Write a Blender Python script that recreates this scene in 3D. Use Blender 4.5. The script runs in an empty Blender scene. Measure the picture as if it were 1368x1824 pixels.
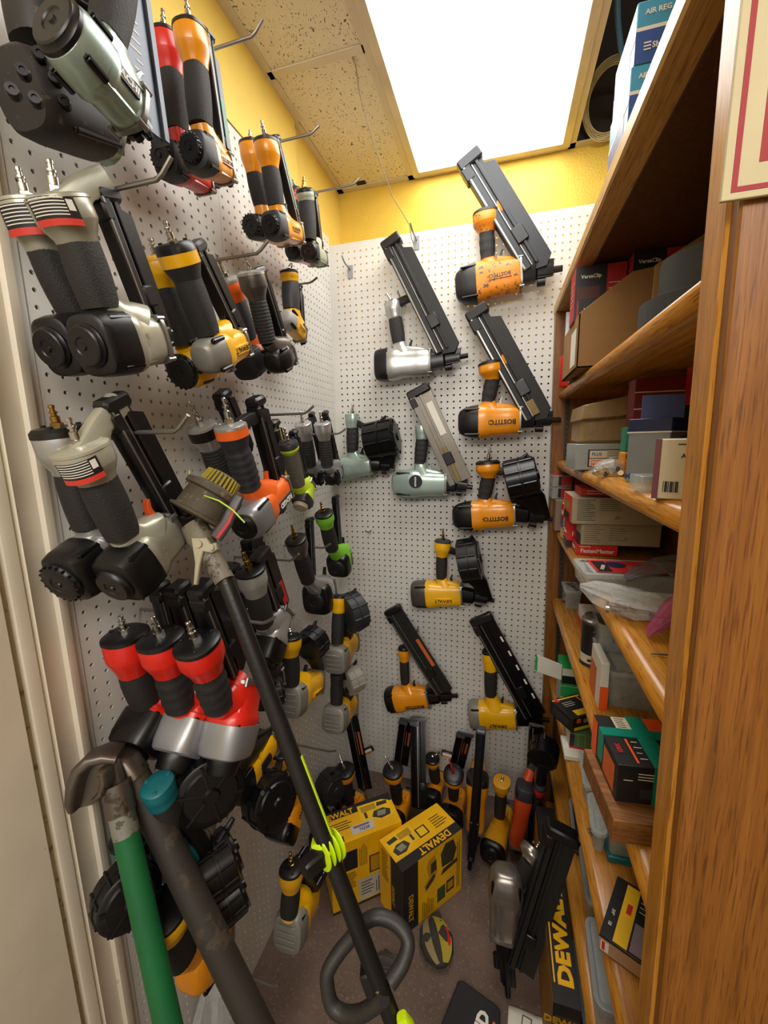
import bpy, bmesh, math, random
import numpy as np
from mathutils import Vector, Matrix
random.seed(7)
S = 0.0254                      # the place is measured in inches, the scene is in metres
sc = bpy.context.scene
COL = sc.collection

# ------------------------------------------------------------------ camera
CAM = Vector((27.856, -67.930, 64.690))
RT = Vector((0.96210476, 0.27198524, -0.01945408))
UP = Vector((-0.02794571, 0.16931866, 0.98516508))
FW = Vector((-0.2712443, 0.94728835, -0.17050311))
FPX = 729.43
cd = bpy.data.cameras.new('camera'); cam = bpy.data.objects.new('camera', cd); COL.objects.link(cam)
cd.sensor_fit = 'VERTICAL'; cd.sensor_height = 24.0; cd.lens = 24.0 * FPX / 1824.0
cd.clip_start = 0.02; cd.clip_end = 60
mw = Matrix((RT, UP, -FW)).transposed().to_4x4(); mw.translation = CAM * S
cam.matrix_world = mw
sc.camera = cam

# ------------------------------------------------------------------ light
sc.view_settings.view_transform = 'Standard'; sc.view_settings.look = 'None'
sc.view_settings.gamma = 1.0; sc.view_settings.use_curve_mapping = False
sc.view_settings.exposure = 0.0
w = bpy.data.worlds.new('world'); sc.world = w; w.use_nodes = True
w.node_tree.nodes['Background'].inputs[0].default_value = (1.0, 0.955, 0.90, 1)
w.node_tree.nodes['Background'].inputs[1].default_value = 0.5
PANEL = 9.0                     # strength of the fluorescent ceiling panel
def area(name, loc, target, sx, sy, power, col):
    l = bpy.data.lights.new(name, 'AREA'); l.shape = 'RECTANGLE'; l.size = sx * S; l.size_y = sy * S
    l.energy = power; l.color = col
    o = bpy.data.objects.new(name, l); COL.objects.link(o); o.location = Vector(loc) * S
    o.rotation_euler = (Vector(target) - Vector(loc)).to_track_quat('-Z', 'Y').to_euler()
    return o
# added fill lamps behind the camera, for light from the room beyond
area('fill_light', (10, -150, 104), (10, -30, 40), 48, 24, 22, (1.0, 0.95, 0.88))
area('fill_light', (40, -110, 104), (25, -20, 50), 48, 24, 34, (1.0, 0.95, 0.88))

# ------------------------------------------------------------------ where a spot of the photograph lies on a known plane
def ray(u, v): return RT * ((u - 684) / FPX) - UP * ((v - 912) / FPX) + FW
def onplane(u, v, ax, val):
    d = ray(u, v); return CAM + d * ((val - CAM[ax]) / d[ax])
def Bk(d): return lambda u, v: onplane(u, v, 1, -d)      # distance d in front of the back board
def Lf(d): return lambda u, v: onplane(u, v, 0, d)       # distance d in front of the left board
def Zp(u, v, z): return onplane(u, v, 2, z)
def Dp(u, v, D): return CAM + ray(u, v) * D

# ------------------------------------------------------------------ materials
def lin(h):
    h = h.lstrip('#'); c = [int(h[i:i+2], 16) / 255 for i in (0, 2, 4)]
    return tuple(((x + .055) / 1.055) ** 2.4 if x > .04045 else x / 12.92 for x in c) + (1,)
MATS = {}
def mat(name, col, rough=.5, metal=0, wear=None, wsc=30, wamt=.45, bump=0, bsc=80, var=.12, coat=0):
    if name in MATS: return MATS[name]
    m = bpy.data.materials.new(name); m.use_nodes = True; nt = m.node_tree; N = nt.nodes; L = nt.links
    b = N['Principled BSDF']; b.inputs['Roughness'].default_value = rough; b.inputs['Metallic'].default_value = metal
    if coat: b.inputs['Coat Weight'].default_value = coat; b.inputs['Coat Roughness'].default_value = .15
    tc = N.new('ShaderNodeTexCoord')
    n1 = N.new('ShaderNodeTexNoise'); n1.inputs['Scale'].default_value = 9; n1.inputs['Detail'].default_value = 5
    L.new(tc.outputs['Object'], n1.inputs['Vector'])
    c0 = lin(col)
    r = N.new('ShaderNodeValToRGB'); r.color_ramp.elements[0].position = .3; r.color_ramp.elements[1].position = .7
    r.color_ramp.elements[0].color = tuple(x * (1 - var) for x in c0[:3]) + (1,)
    r.color_ramp.elements[1].color = tuple(min(1, x * (1 + var)) for x in c0[:3]) + (1,)
    L.new(n1.outputs['Fac'], r.inputs['Fac']); out = r.outputs['Color']
    if wear:
        n2 = N.new('ShaderNodeTexNoise'); n2.inputs['Scale'].default_value = wsc; n2.inputs['Detail'].default_value = 8
        n2.inputs['Roughness'].default_value = .7
        L.new(tc.outputs['Object'], n2.inputs['Vector'])
        r2 = N.new('ShaderNodeValToRGB'); r2.color_ramp.elements[0].position = 1 - wamt; r2.color_ramp.elements[1].position = 1.02 - wamt
        L.new(n2.outputs['Fac'], r2.inputs['Fac'])
        mx = N.new('ShaderNodeMix'); mx.data_type = 'RGBA'
        L.new(r2.outputs['Color'], mx.inputs['Factor']); L.new(out, mx.inputs['A']); mx.inputs['B'].default_value = lin(wear)
        out = mx.outputs['Result']
    L.new(out, b.inputs['Base Color'])
    if bump:
        n3 = N.new('ShaderNodeTexNoise'); n3.inputs['Scale'].default_value = bsc; n3.inputs['Detail'].default_value = 4
        L.new(tc.outputs['Object'], n3.inputs['Vector'])
        bp = N.new('ShaderNodeBump'); bp.inputs['Strength'].default_value = bump; bp.inputs['Distance'].default_value = .003
        L.new(n3.outputs['Fac'], bp.inputs['Height']); L.new(bp.outputs['Normal'], b.inputs['Normal'])
    MATS[name] = m; return m
def oak(name, axis, c1='#8a5312', c2='#b97a26', c3='#5a3208', rough=.32):
    if name in MATS: return MATS[name]
    m = bpy.data.materials.new(name); m.use_nodes = True; nt = m.node_tree; N = nt.nodes; L = nt.links
    b = N['Principled BSDF']; b.inputs['Roughness'].default_value = rough
    tc = N.new('ShaderNodeTexCoord'); mp = N.new('ShaderNodeMapping')
    s = [60, 60, 60]; s[axis] = 2.2; mp.inputs['Scale'].default_value = s
    L.new(tc.outputs['Object'], mp.inputs['Vector'])
    n = N.new('ShaderNodeTexNoise'); n.inputs['Scale'].default_value = 1.6; n.inputs['Detail'].default_value = 8; n.inputs['Distortion'].default_value = .9
    n.inputs['Roughness'].default_value = .65
    L.new(mp.outputs[0], n.inputs['Vector'])
    r = N.new('ShaderNodeValToRGB'); e = r.color_ramp.elements; e[0].position = .28; e[0].color = lin(c3); e[1].position = .72; e[1].color = lin(c2)
    k = e.new(.47); k.color = lin(c1)
    L.new(n.outputs['Fac'], r.inputs['Fac'])
    # short dark pores along the grain
    mp2 = N.new('ShaderNodeMapping'); s2 = [520, 520, 520]; s2[axis] = 22; mp2.inputs['Scale'].default_value = s2
    L.new(tc.outputs['Object'], mp2.inputs['Vector'])
    n2 = N.new('ShaderNodeTexNoise'); n2.inputs['Scale'].default_value = 1; n2.inputs['Detail'].default_value = 2
    L.new(mp2.outputs[0], n2.inputs['Vector'])
    r2 = N.new('ShaderNodeValToRGB'); r2.color_ramp.elements[0].position = .33; r2.color_ramp.elements[1].position = .45
    r2.color_ramp.elements[0].color = (.6, .52, .44, 1); r2.color_ramp.elements[1].color = (1, 1, 1, 1)
    L.new(n2.outputs['Fac'], r2.inputs['Fac'])
    mx = N.new('ShaderNodeMix'); mx.data_type = 'RGBA'; mx.blend_type = 'MULTIPLY'; mx.inputs['Factor'].default_value = 1
    L.new(r.outputs['Color'], mx.inputs['A']); L.new(r2.outputs['Color'], mx.inputs['B'])
    L.new(mx.outputs['Result'], b.inputs['Base Color'])
    bp = N.new('ShaderNodeBump'); bp.inputs['Strength'].default_value = .15; bp.inputs['Distance'].default_value = .001
    L.new(n2.outputs['Fac'], bp.inputs['Height']); L.new(bp.outputs['Normal'], b.inputs['Normal'])
    MATS[name] = m; return m
def clear(name, col, alpha=.45, rough=.15):
    if name in MATS: return MATS[name]
    m = bpy.data.materials.new(name); m.use_nodes = True; nt = m.node_tree; N = nt.nodes; L = nt.links
    b = N['Principled BSDF']; b.inputs['Roughness'].default_value = rough; b.inputs['Base Color'].default_value = lin(col)
    n = N.new('ShaderNodeTexNoise'); n.inputs['Scale'].default_value = 40; tc = N.new('ShaderNodeTexCoord')
    L.new(tc.outputs['Object'], n.inputs['Vector'])
    mr = N.new('ShaderNodeMapRange'); mr.inputs['To Min'].default_value = alpha * .7; mr.inputs['To Max'].default_value = min(1, alpha * 1.3)
    L.new(n.outputs['Fac'], mr.inputs['Value']); L.new(mr.outputs[0], b.inputs['Alpha'])
    bp = N.new('ShaderNodeBump'); bp.inputs['Strength'].default_value = .3; bp.inputs['Distance'].default_value = .002
    L.new(n.outputs['Fac'], bp.inputs['Height']); L.new(bp.outputs['Normal'], b.inputs['Normal'])
    MATS[name] = m; return m
black = mat('black_plastic', '#0d0d0f', .38)
matte = mat('matte_black', '#131312', .6, bump=.15, bsc=300)
blackm = mat('black_steel', '#0c0c0e', .28, .3)
rubber = mat('rubber_grip', '#201e1c', .7, bump=.5, bsc=500)
dgrey = mat('dark_grey_plastic', '#2b2c2f', .5)
chrome = mat('chrome', '#c9c6bf', .18, 1)
brass = mat('brass', '#b08a4a', .28, 1)
steel = mat('steel', '#8d8b86', .35, .8)
bostitch = mat('orange_enamel', '#de8c08', .3, coat=.3)
worn = mat('worn_orange', '#dc8412', .45, wear='#4b4a44', wsc=55, wamt=.44)
wornblk = mat('worn_black', '#1d1d1f', .45, wear='#6d6a60', wsc=35, wamt=.34)
dewalt = mat('yellow_enamel', '#e9ae08', .33, coat=.2)
dwcap = mat('warm_grey_metal', '#8d8a82', .42, .35)
pcable = mat('beige_metal', '#a5a392', .3, .3)
silver = mat('silver_metal', '#b5b5b2', .28, .65)
hitachi = mat('green_silver_metal', '#9fb1a8', .3, .45)
red = mat('red_enamel', '#cf2416', .35, coat=.2)
redgrey = mat('satin_grey_metal', '#9b9c9f', .35, .5)
gun = mat('gunmetal', '#6a6560', .32, .75)
ridgid = mat('bright_orange', '#e8641c', .42)
lime = mat('lime_plastic', '#b4cf2a', .45)
green_ = mat('green_plastic', '#7cc52c', .4)
teal = mat('teal_plastic', '#12666e', .4)
red2 = mat('red_plastic', '#c8281e', .4)
org2 = mat('orange_plastic', '#ea5a20', .4)
white = mat('white_paper', '#d8d4c8', .6)
dred = mat('red_card', '#a51f1f', .5)
blkcard = mat('black_card', '#1b1a1c', .45)
cream = mat('cream_card', '#c9bfa6', .6)
kraft = mat('brown_cardboard', '#8f6a3c', .75, bump=.2, bsc=200)
yelcard = mat('yellow_card', '#f0b400', .42)
yel2 = mat('yellow_ink', '#f2c21a', .5)
graymag = mat('grey_anodised', '#8a8378', .35, .6)
slate = mat('slate_magazine', '#25282c', .4, .3)
inkw = mat('white_ink', '#e4e0d6', .6)
inkb = mat('black_ink', '#111010', .6)
inkr = mat('red_ink', '#c81e1e', .6)
clearp = clear('clear_plastic', '#c4cac8', .42)
bagm = clear('clear_bag', '#c9ccca', .38, .12)

# ------------------------------------------------------------------ mesh builder (inches)
def perp(en, t):
    w_ = en.cross(t); return w_.normalized() if w_.length > 1e-6 else t.orthogonal().normalized()
class MB:
    def __init__(s): s.v = []; s.f = []
    def add(s, vs, fs):
        o = len(s.v); s.v += [Vector(x) for x in vs]; s.f += [[i + o for i in f] for f in fs]; return s
    def rings(s, rs, caps=True):
        n = len(rs[0]); vs = [p for r in rs for p in r]; fs = []
        for i in range(len(rs) - 1):
            for k in range(n):
                a = i * n + k; b = i * n + (k + 1) % n; fs.append((a, b, b + n, a + n))
        if caps: fs += [tuple(range(n))[::-1], tuple(range((len(rs) - 1) * n, len(rs) * n))]
        return s.add(vs, fs)
    def loft(s, cs, sz, en, n=20, e=3.0, caps=True):
        rs = []; cs = [Vector(c) for c in cs]
        for i, c in enumerate(cs):
            t = cs[min(i + 1, len(cs) - 1)] - cs[max(i - 1, 0)]
            w_ = perp(en, t); n_ = en if abs(en.dot(t.normalized())) < .05 else t.cross(w_).normalized()
            hw, ht = sz[i][:2]; r = []
            for k in range(n):
                a = 2 * math.pi * (k + .5) / n; x, y = math.cos(a), math.sin(a)
                x = math.copysign(abs(x) ** (2 / e), x); y = math.copysign(abs(y) ** (2 / e), y)
                r.append(c + w_ * (hw * x) + n_ * (ht * y))
            rs.append(r)
        return s.rings(rs, caps)
    def lathe(s, p, d, prof, n=18):
        p = Vector(p); d = Vector(d).normalized(); a = d.orthogonal().normalized(); b = d.cross(a)
        return s.rings([[p + d * t + (a * math.cos(2*math.pi*k/n) + b * math.sin(2*math.pi*k/n)) * max(r, .001) for k in range(n)] for t, r in prof])
    def cyl(s, p0, p1, r0, r1=None, n=14, bev=0):
        p0 = Vector(p0); p1 = Vector(p1); L_ = (p1 - p0).length; r1 = r0 if r1 is None else r1
        pr = [(0, r0), (L_, r1)] if not bev else [(0, r0 - bev), (bev, r0), (L_ - bev, r1), (L_, r1 - bev)]
        return s.lathe(p0, p1 - p0, pr, n)
    def tube(s, pts, r, n=8, closed=False):
        pts = [Vector(p) for p in pts]; m = len(pts); rs = []; prev = None
        for i, c in enumerate(pts):
            t = (pts[(i+1) % m] - pts[i-1]) if closed else pts[min(i+1, m-1)] - pts[max(i-1, 0)]
            t.normalize()
            a = t.orthogonal().normalized() if prev is None else (prev - t * prev.dot(t)).normalized()
            prev = a; b = t.cross(a); rr = r[i] if isinstance(r, (list, tuple)) else r
            rs.append([c + (a * math.cos(2*math.pi*k/n) + b * math.sin(2*math.pi*k/n)) * rr for k in range(n)])
        if closed: rs.append(rs[0]); return s.rings(rs, False)
        return s.rings(rs)
    def prism(s, O, ex, ey, ez, poly, z0, z1, bev=.04):
        O = Vector(O); m = len(poly); P = [Vector((a, b)) for a, b in poly]
        ar = sum(P[i].x * P[(i+1) % m].y - P[(i+1) % m].x * P[i].y for i in range(m))
        if ar < 0: P = P[::-1]
        ins = []
        for i in range(m):
            a = (P[i] - P[i-1]).normalized(); b = (P[(i+1) % m] - P[i]).normalized()
            na = Vector((-a.y, a.x)); nb = Vector((-b.y, b.x)); q = na + nb
            q = q / max(.35, q.dot(na)); ins.append(P[i] + q * bev)
        def R(pp, z): return [O + ex * a.x + ey * a.y + ez * z for a in pp]
        if bev: return s.rings([R(ins, z0), R(P, z0 + bev), R(P, z1 - bev), R(ins, z1)])
        return s.rings([R(P, z0), R(P, z1)])
    def box(s, O, ex, ey, ez, xr, yr, zr, bev=.05):
        (a, b), (c, d) = xr, yr; k = min(bev, (b - a) * .3, (d - c) * .3)
        if bev: poly = [(a+k, c), (b-k, c), (b, c+k), (b, d-k), (b-k, d), (a+k, d), (a, d-k), (a, c+k)]
        else: poly = [(a, c), (b, c), (b, d), (a, d)]
        return s.prism(O, ex, ey, ez, poly, zr[0], zr[1], min(bev, (zr[1] - zr[0]) * .3))
    def build(s, name, m, parent=None, kind=None, angle=35, sharp=True):
        me = bpy.data.meshes.new(name)
        if parent is not None:
            o0 = Vector(root_of(parent)['org'])
        else:
            n = len(s.v); o0 = sum(s.v, Vector()) / n; o0.z = min(v.z for v in s.v)
        me.from_pydata([tuple((v - o0) * S) for v in s.v], [], s.f)
        bm = bmesh.new(); bm.from_mesh(me); bmesh.ops.recalc_face_normals(bm, faces=bm.faces); bm.to_mesh(me); bm.free()
        me.polygons.foreach_set('use_smooth', [sharp] * len(me.polygons))
        if sharp: me.set_sharp_from_angle(angle=math.radians(angle))
        me.materials.append(m)
        o = bpy.data.objects.new(name, me); COL.objects.link(o)
        if parent is not None: o.parent = parent
        else: o.location = o0 * S; o['org'] = list(o0)
        if kind: o['kind'] = kind
        return o
def root_of(o):
    while o.parent: o = o.parent
    return o
def tag(o, label, cat, group=None):
    o['label'] = label; o['category'] = cat
    if group: o['group'] = group
    return o
def thing(name, org, label, cat, group=None):
    o = bpy.data.objects.new(name, None); COL.objects.link(o); o.empty_display_size = .02
    o.location = Vector(org) * S; o['org'] = list(org); return tag(o, label, cat, group)
X, Y, Z = Vector((1, 0, 0)), Vector((0, 1, 0)), Vector((0, 0, 1))
_font = {}
def text(s, O, ex, ey, size, m, parent, name='lettering', bold=.0, depth=.02, align='CENTER', shear=0):
    """letters lying on the plane O,ex,ey; size = cap height in inches"""
    key = (s, bold, align, shear)
    if key not in _font:
        c = bpy.data.curves.new('f', 'FONT'); c.body = s; c.align_x = align; c.align_y = 'CENTER'; c.offset = bold; c.shear = shear
        c.resolution_u = 2; c.extrude = .02
        o = bpy.data.objects.new('f', c); COL.objects.link(o); bpy.context.view_layer.update()
        me = bpy.data.meshes.new_from_object(o.evaluated_get(bpy.context.evaluated_depsgraph_get()))
        _font[key] = ([v.co.copy() for v in me.vertices], [tuple(p.vertices) for p in me.polygons])
        bpy.data.objects.remove(o); bpy.data.meshes.remove(me)
    vs, fs = _font[key]; k = size / .72; ez = ex.cross(ey)
    b = MB(); b.add([Vector(O) + ex * (v.x * k) + ey * (v.y * k) + ez * (v.z / .02 * depth) for v in vs], fs)
    return b.build(name, m, parent, sharp=False)
# ================================================================== the room
def struct(mb, name, m, parent=None, **k):
    o = mb.build(name, m, parent, **k); o['kind'] = 'structure'; return o
def slab(name, m, x, y, z, bev=0): return struct(MB().box((0, 0, 0), X, Y, Z, x, y, z, bev), name, m)
CEIL = 107.0
carpet = mat('carpet', '#705d52', .95, wear='#8a776a', wsc=110, wamt=.42, bump=1, bsc=420, var=.2)
slab('floor', carpet, (-8, 62), (-110, 8), (-1, 0))
yellow = mat('yellow_paint', '#e8ca62', .55, bump=.12, bsc=60, var=.03)
yellowt = mat('yellow_plaster', '#e2bd48', .5, bump=.75, bsc=150, var=.06)
slab('wall_back', yellowt, (-8, 62), (6.5, 8), (0, 125))
slab('wall_left', yellow, (-8, -.4), (-110, 6.5), (0, 125))
slab('trim_1', yellow, (-.4, .12), (-60, -10.6), (97.3, CEIL))
slab('wall_right', mat('tan_wall', '#b09a72', .6), (60, 62), (-110, 6.5), (0, 125))
# pegboards: every hole is a hole
pegm = mat('pegboard_white', '#d6d3cc', .42, var=.03)
def pegboard(name, O, ex, ey, en, u0, u1, v0, v1, pu, pv, r=.15, th=.2):
    """board in ex,ey; holes at pu+i, pv+j"""
    b = MB(); vs = []; fs = []
    i0 = math.ceil(u0 + .5 - pu); i1 = math.floor(u1 - .5 - pu); j0 = math.ceil(v0 + .5 - pv); j1 = math.floor(v1 - .5 - pv)
    P = lambda u, v, d: Vector(O) + ex * u + ey * v + en * d
    c8 = [(-1, -1), (0, -1), (1, -1), (1, 0), (1, 1), (0, 1), (-1, 1), (-1, 0)]
    oc = [(r * math.cos(math.radians(a)), r * math.sin(math.radians(a))) for a in (225, 270, 315, 0, 45, 90, 135, 180)]
    for i in range(i0, i1 + 1):
        for j in range(j0, j1 + 1):
            cu, cv = pu + i, pv + j; o = len(vs)
            vs += [P(cu + .5 * a, cv + .5 * c, 0) for a, c in c8] + [P(cu + a, cv + c, 0) for a, c in oc] + [P(cu + a, cv + c, -th) for a, c in oc]
            for k in range(8):
                n = (k + 1) % 8
                fs += [(o + k, o + n, o + 8 + n, o + 8 + k), (o + 8 + k, o + 8 + n, o + 16 + n, o + 16 + k)]
    b.add(vs, fs)
    a0, a1, b0, b1 = pu + i0 - .5, pu + i1 + .5, pv + j0 - .5, pv + j1 + .5
    for q in ([(u0, v0), (u1, v0), (a1, b0), (a0, b0)], [(u1, v0), (u1, v1), (a1, b1), (a1, b0)], [(u1, v1), (u0, v1), (a0, b1), (a1, b1)], [(u0, v1), (u0, v0), (a0, b0), (a0, b1)]):
        b.add([P(u, v, 0) for u, v in q], [(0, 1, 2, 3)])
    rim = [(u0, v0), (u1, v0), (u1, v1), (u0, v1)]
    for k in range(4):
        p, q = rim[k], rim[(k + 1) % 4]; b.add([P(*p, 0), P(*q, 0), P(*q, -th), P(*p, -th)], [(0, 1, 2, 3)])
    o = b.build(name, pegm, sharp=False); o['kind'] = 'structure'; return o
pegboard('wall_back_pegboard', (0, 0, 0), X, Z, -Y, 0.0, 46, 0, 96.1, .3534, .7)
pegboard('wall_left_pegboard', (0, 0, 0), Y, Z, X, -28.3, 0, 0, 97.2, -.7995, .345)
pegboard('wall_left_pegboard', (0, 0, 0), Y, Z, X, -48.14, -28.34, 0, 97.4, -.6347, .26)
pegboard('wall_left_pegboard', (0.0, 0, 0), Y, Z, X, -50.2, -48.24, 0, 97.4, -.76, .73)
# unseen ledge added behind the back board to stop light from above
slab('light_stop', mat('light_stop_brown', '#7d6a48', .7), (-.2, 46), (.9, 6.4), (74.5, 76))
slab('hole_shade_sheet', mat('hole_shade', '#2c2620', .9), (-.2, 46), (.9, 1.2), (0, 74.5))  # dark sheet; its colour stands for the shade behind the peg holes
# door casing and jamb on the left
paint = mat('cream_paint', '#e2d8c4', .4, wear='#a59678', wsc=14, wamt=.34, bump=.15, bsc=20, var=.05)
prof = [(-49.0, 0), (-49.0, .55), (-49.35, .7), (-49.6, .7), (-49.75, .45), (-50.0, .42), (-50.9, .62), (-51.15, .8), (-51.3, .62), (-51.45, .8), (-51.95, .85), (-52.15, .8), (-52.15, 0)]
struct(MB().prism((0, 0, 0), Y, X, Z, prof, 0, 112, .01), 'trim_3', paint, angle=25)
slab('trim_4', mat('bare_edge', '#9a8a68', .6, wear='#6a5c44', wsc=30), (0, .35), (-52.6, -52.1), (0, 112))
slab('door_1', paint, (-.2, .7), (-57.0, -52.55), (0, 112), .06)
slab('trim_5', paint, (-.3, .5), (-64, -57.25), (0, 112), .06)

# ceiling: tees, tiles, plenum, fluorescent troffer
tee = mat('tee_bar', '#d2c8b2', .45, var=.04)
def tilemat():
    m = bpy.data.materials.new('fissured_tile'); m.use_nodes = True; nt = m.node_tree; N = nt.nodes; L = nt.links
    b = N['Principled BSDF']; b.inputs['Roughness'].default_value = .8
    tc = N.new('ShaderNodeTexCoord'); mp = N.new('ShaderNodeMapping'); mp.inputs['Scale'].default_value = (120, 84, 90)
    L.new(tc.outputs['Object'], mp.inputs['Vector'])
    n0 = N.new('ShaderNodeTexNoise'); n0.inputs['Scale'].default_value = .25; L.new(mp.outputs[0], n0.inputs['Vector'])
    ad = N.new('ShaderNodeVectorMath'); ad.operation = 'MULTIPLY_ADD'; ad.inputs[1].default_value = (6, 6, 6)
    L.new(n0.outputs['Color'], ad.inputs[0]); L.new(mp.outputs[0], ad.inputs[2])
    n = N.new('ShaderNodeTexNoise'); n.inputs['Scale'].default_value = 1.5; n.inputs['Detail'].default_value = 1.5
    L.new(ad.outputs[0], n.inputs['Vector'])
    r = N.new('ShaderNodeValToRGB'); e = r.color_ramp.elements; e[0].position = .315; e[0].color = lin('#5f5750'); e[1].position = .37; e[1].color = lin('#e4dcc6')
    L.new(n.outputs['Fac'], r.inputs['Fac']); L.new(r.outputs['Color'], b.inputs['Base Color'])
    bp = N.new('ShaderNodeBump'); bp.inputs['Strength'].default_value = .5; bp.inputs['Distance'].default_value = .002
    L.new(n.outputs['Fac'], bp.inputs['Height']); L.new(bp.outputs['Normal'], b.inputs['Normal'])
    return m
tile = tilemat()
for x0, x1, y0, y1 in [(.6, 12.2, -17.4, 5.4), (.6, 12.2, -41.6, -18.0), (.6, 12.2, -66, -42.2), (12.8, 36.2, -110, -43), (36.8, 60, -66, -42.2), (36.8, 60, -41.6, -18.0)]:
    slab('ceiling_tile', tile, (x0, x1), (y0, y1), (CEIL + .1, CEIL + .7))
slab('ceiling', mat('plenum_shade', '#3d362e', .9), (-8, 62), (-110, 8), (124, 125))
tb = MB()
for q in [((12.0, 13.0), (-110, 6.4)), ((36.1, 37.1), (-110, 6.4)), ((-.4, 1.1), (-110, -10.4)), ((-.4, .55), (-10.4, 6.4)), ((-.4, 60), (5.2, 6.5)),
          ((.5, 12.2), (-18.1, -17.1)), ((.5, 12.2), (-42.3, -41.5)), ((37, 60), (-18.2, -17.3)), ((37, 60), (-42.3, -41.5)), ((12.8, 36.3), (-43.2, -42.2))]:
    tb.box((0, 0, CEIL), X, Y, Z, q[0], q[1], (-.06, .08), 0)
struct(tb, 'ceiling_grid', tee)
slab('trim_6', mat('broken_tile_edge', '#2a241d', .9), (3.4, 5.0), (4.3, 5.3), (CEIL - .02, CEIL + .05))
t = thing('ceiling_light', (24.5, -18, CEIL), 'large fluorescent ceiling panel glowing white above the back wall', 'ceiling light')
fr = MB()
for q in [((12.9, 14.0), (-42.4, 5.6)), ((35.2, 36.3), (-42.4, 5.6)), ((14, 35.2), (4.6, 5.6)), ((14, 35.2), (-42.4, -41.4))]:
    fr.box((0, 0, CEIL), X, Y, Z, q[0], q[1], (-.3, .25), .05)
fr.build('frame', mat('cream_frame', '#d3c8ae', .4), t)
em = bpy.data.materials.new('lit_diffuser'); em.use_nodes = True; N = em.node_tree.nodes
N['Principled BSDF'].inputs['Emission Color'].default_value = (1, .985, .95, 1); N['Principled BSDF'].inputs['Emission Strength'].default_value = PANEL
MB().box((0, 0, CEIL), X, Y, Z, (14, 35.2), (-41.4, 4.6), (-.05, .0), 0).build('diffuser', em, t)
MB().box((0, 0, CEIL), X, Y, Z, (13.4, 35.8), (-42, 5.2), (.3, 4), .1).build('housing', tee, t)
# thin wire hanging from the tile joint to the back board
pts = [(10.6, -17.3, CEIL + .1)]
for u, v in [(634, 120), (640, 165), (655, 220), (668, 262), (685, 310), (700, 352), (716, 378), (730, 402), (733, 425), (738, 438)]:
    k = (v - 90) / 350; y = -17.3 + k * 16.4
    pts.append(onplane(u, v, 1, y))
w_ = MB().tube(pts, .07, 6).build('wire', mat('tan_wire', '#8f8468', .5)); tag(w_, 'thin wire hanging from the ceiling tile joint to the back pegboard', 'wire')

# ================================================================== shelf unit
oz = oak('oak_upright', 2, '#7a4a16', '#8f5c22', '#5f3a10', .4); oy = oak('oak_shelf', 1, '#b57a28', '#cd9238', '#94601c', .25)
ozl = oak('oak_trim', 2, '#b07628', '#c98f3c', '#8a581a', .35)
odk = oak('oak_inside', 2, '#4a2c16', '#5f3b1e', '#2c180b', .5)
SX = lambda z: 34.8 + (77 - z) * .0155            # the unit leans a little
KX = Vector((-.0155, 0, 1))
def lean(b, x, y, z, bev=.08): return b.box((SX(0), 0, 0), X, Y, KX, x, y, z, bev)
sh = thing('shelf_unit', (SX(0) + 5, -24, 0), 'tall oak shelf unit with rounded shelf edges along the right side', 'shelf unit')
lean(MB(), (.12, 12), (-50.75, -49.2), (0, 100)).build('side_panel', oz, sh)
lean(MB(), (0, .9), (-50.2, -48.5), (0, 100), .12).build('face_trim', ozl, sh)
lean(MB(), (.0, 11), (-2.2, -.25), (0, 82.3)).build('side_panel', oz, sh)
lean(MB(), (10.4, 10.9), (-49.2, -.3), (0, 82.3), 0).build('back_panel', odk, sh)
lean(MB(), (-.1, 11), (-49.2, -.2), (82.1, 83.4), .15).build('top_board', oak('oak_top_lit', 1, '#c39a5a', '#d9b47a', '#a57a3c', .4), sh)  # paler oak: the ceiling panel's light is put into its colour
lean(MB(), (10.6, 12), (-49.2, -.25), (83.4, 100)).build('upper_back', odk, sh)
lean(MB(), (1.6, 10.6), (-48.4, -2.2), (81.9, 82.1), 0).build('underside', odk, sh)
SHZ = [71.4, 61.4, 51.4, 40.0, 26.5, 14.4, 3.4]
for z in SHZ:
    p = []
    x0 = SX(z) + .75
    pr = [(10.2, 0), (.7, 0), (.35, -.1), (.1, -.35), (0, -.7), (.1, -1.05), (.35, -1.3), (.7, -1.4), (10.2, -1.4)]
    MB().prism((x0, 0, z), X, Z, Y, [(a, b) for a, b in pr], -48.45, -.6, .06).build('shelf', oy, sh, angle=50)
for y in (-2.35, -46.9):
    for xx in (1.6, 8.8):
        st = lean(MB(), (xx, xx + .6), (y - .02, y + .12), (1, 80), 0)
        o = st.build('shelf_standard', mat('dull_steel', '#4c463b', .5, .6), sh)
        if y > -5 and xx < 3:
            sl = MB()
            for k in range(96):
                lean(sl, (xx + .2, xx + .4), (y - .06, y - .02), (8 + k * .75, 8.25 + k * .75), 0)
            sl.build('slots', inkb, o, sharp=False)
# red and cream sign on the near end of the unit
A0 = onplane(1280, 363, 1, -50.9)
sg = thing('sign', A0, 'cream sign with red border lines on the near end of the oak shelf unit', 'sign')
sx, sz = A0.x, A0.z
MB().box((sx, -51.0, sz), X, Z, -Y, (0, 12), (0, 16), (-.12, .03), .02).build('board', mat('sign_cream', '#b8ac88', .6), sg)
rm = mat('sign_red', '#8f1219', .6)
MB().box((sx, -51.03, sz), X, Z, -Y, (.24, .4), (.2, 15.6), (0, .015), 0).box((sx, -51.03, sz), X, Z, -Y, (.4, 11.6), (.2, .35), (0, .015), 0).build('border', rm, sg)
MB().box((sx, -51.03, sz), X, Z, -Y, (.9, 10.5), (.95, 14.5), (0, .015), 0).build('red_field', rm, sg)
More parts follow.
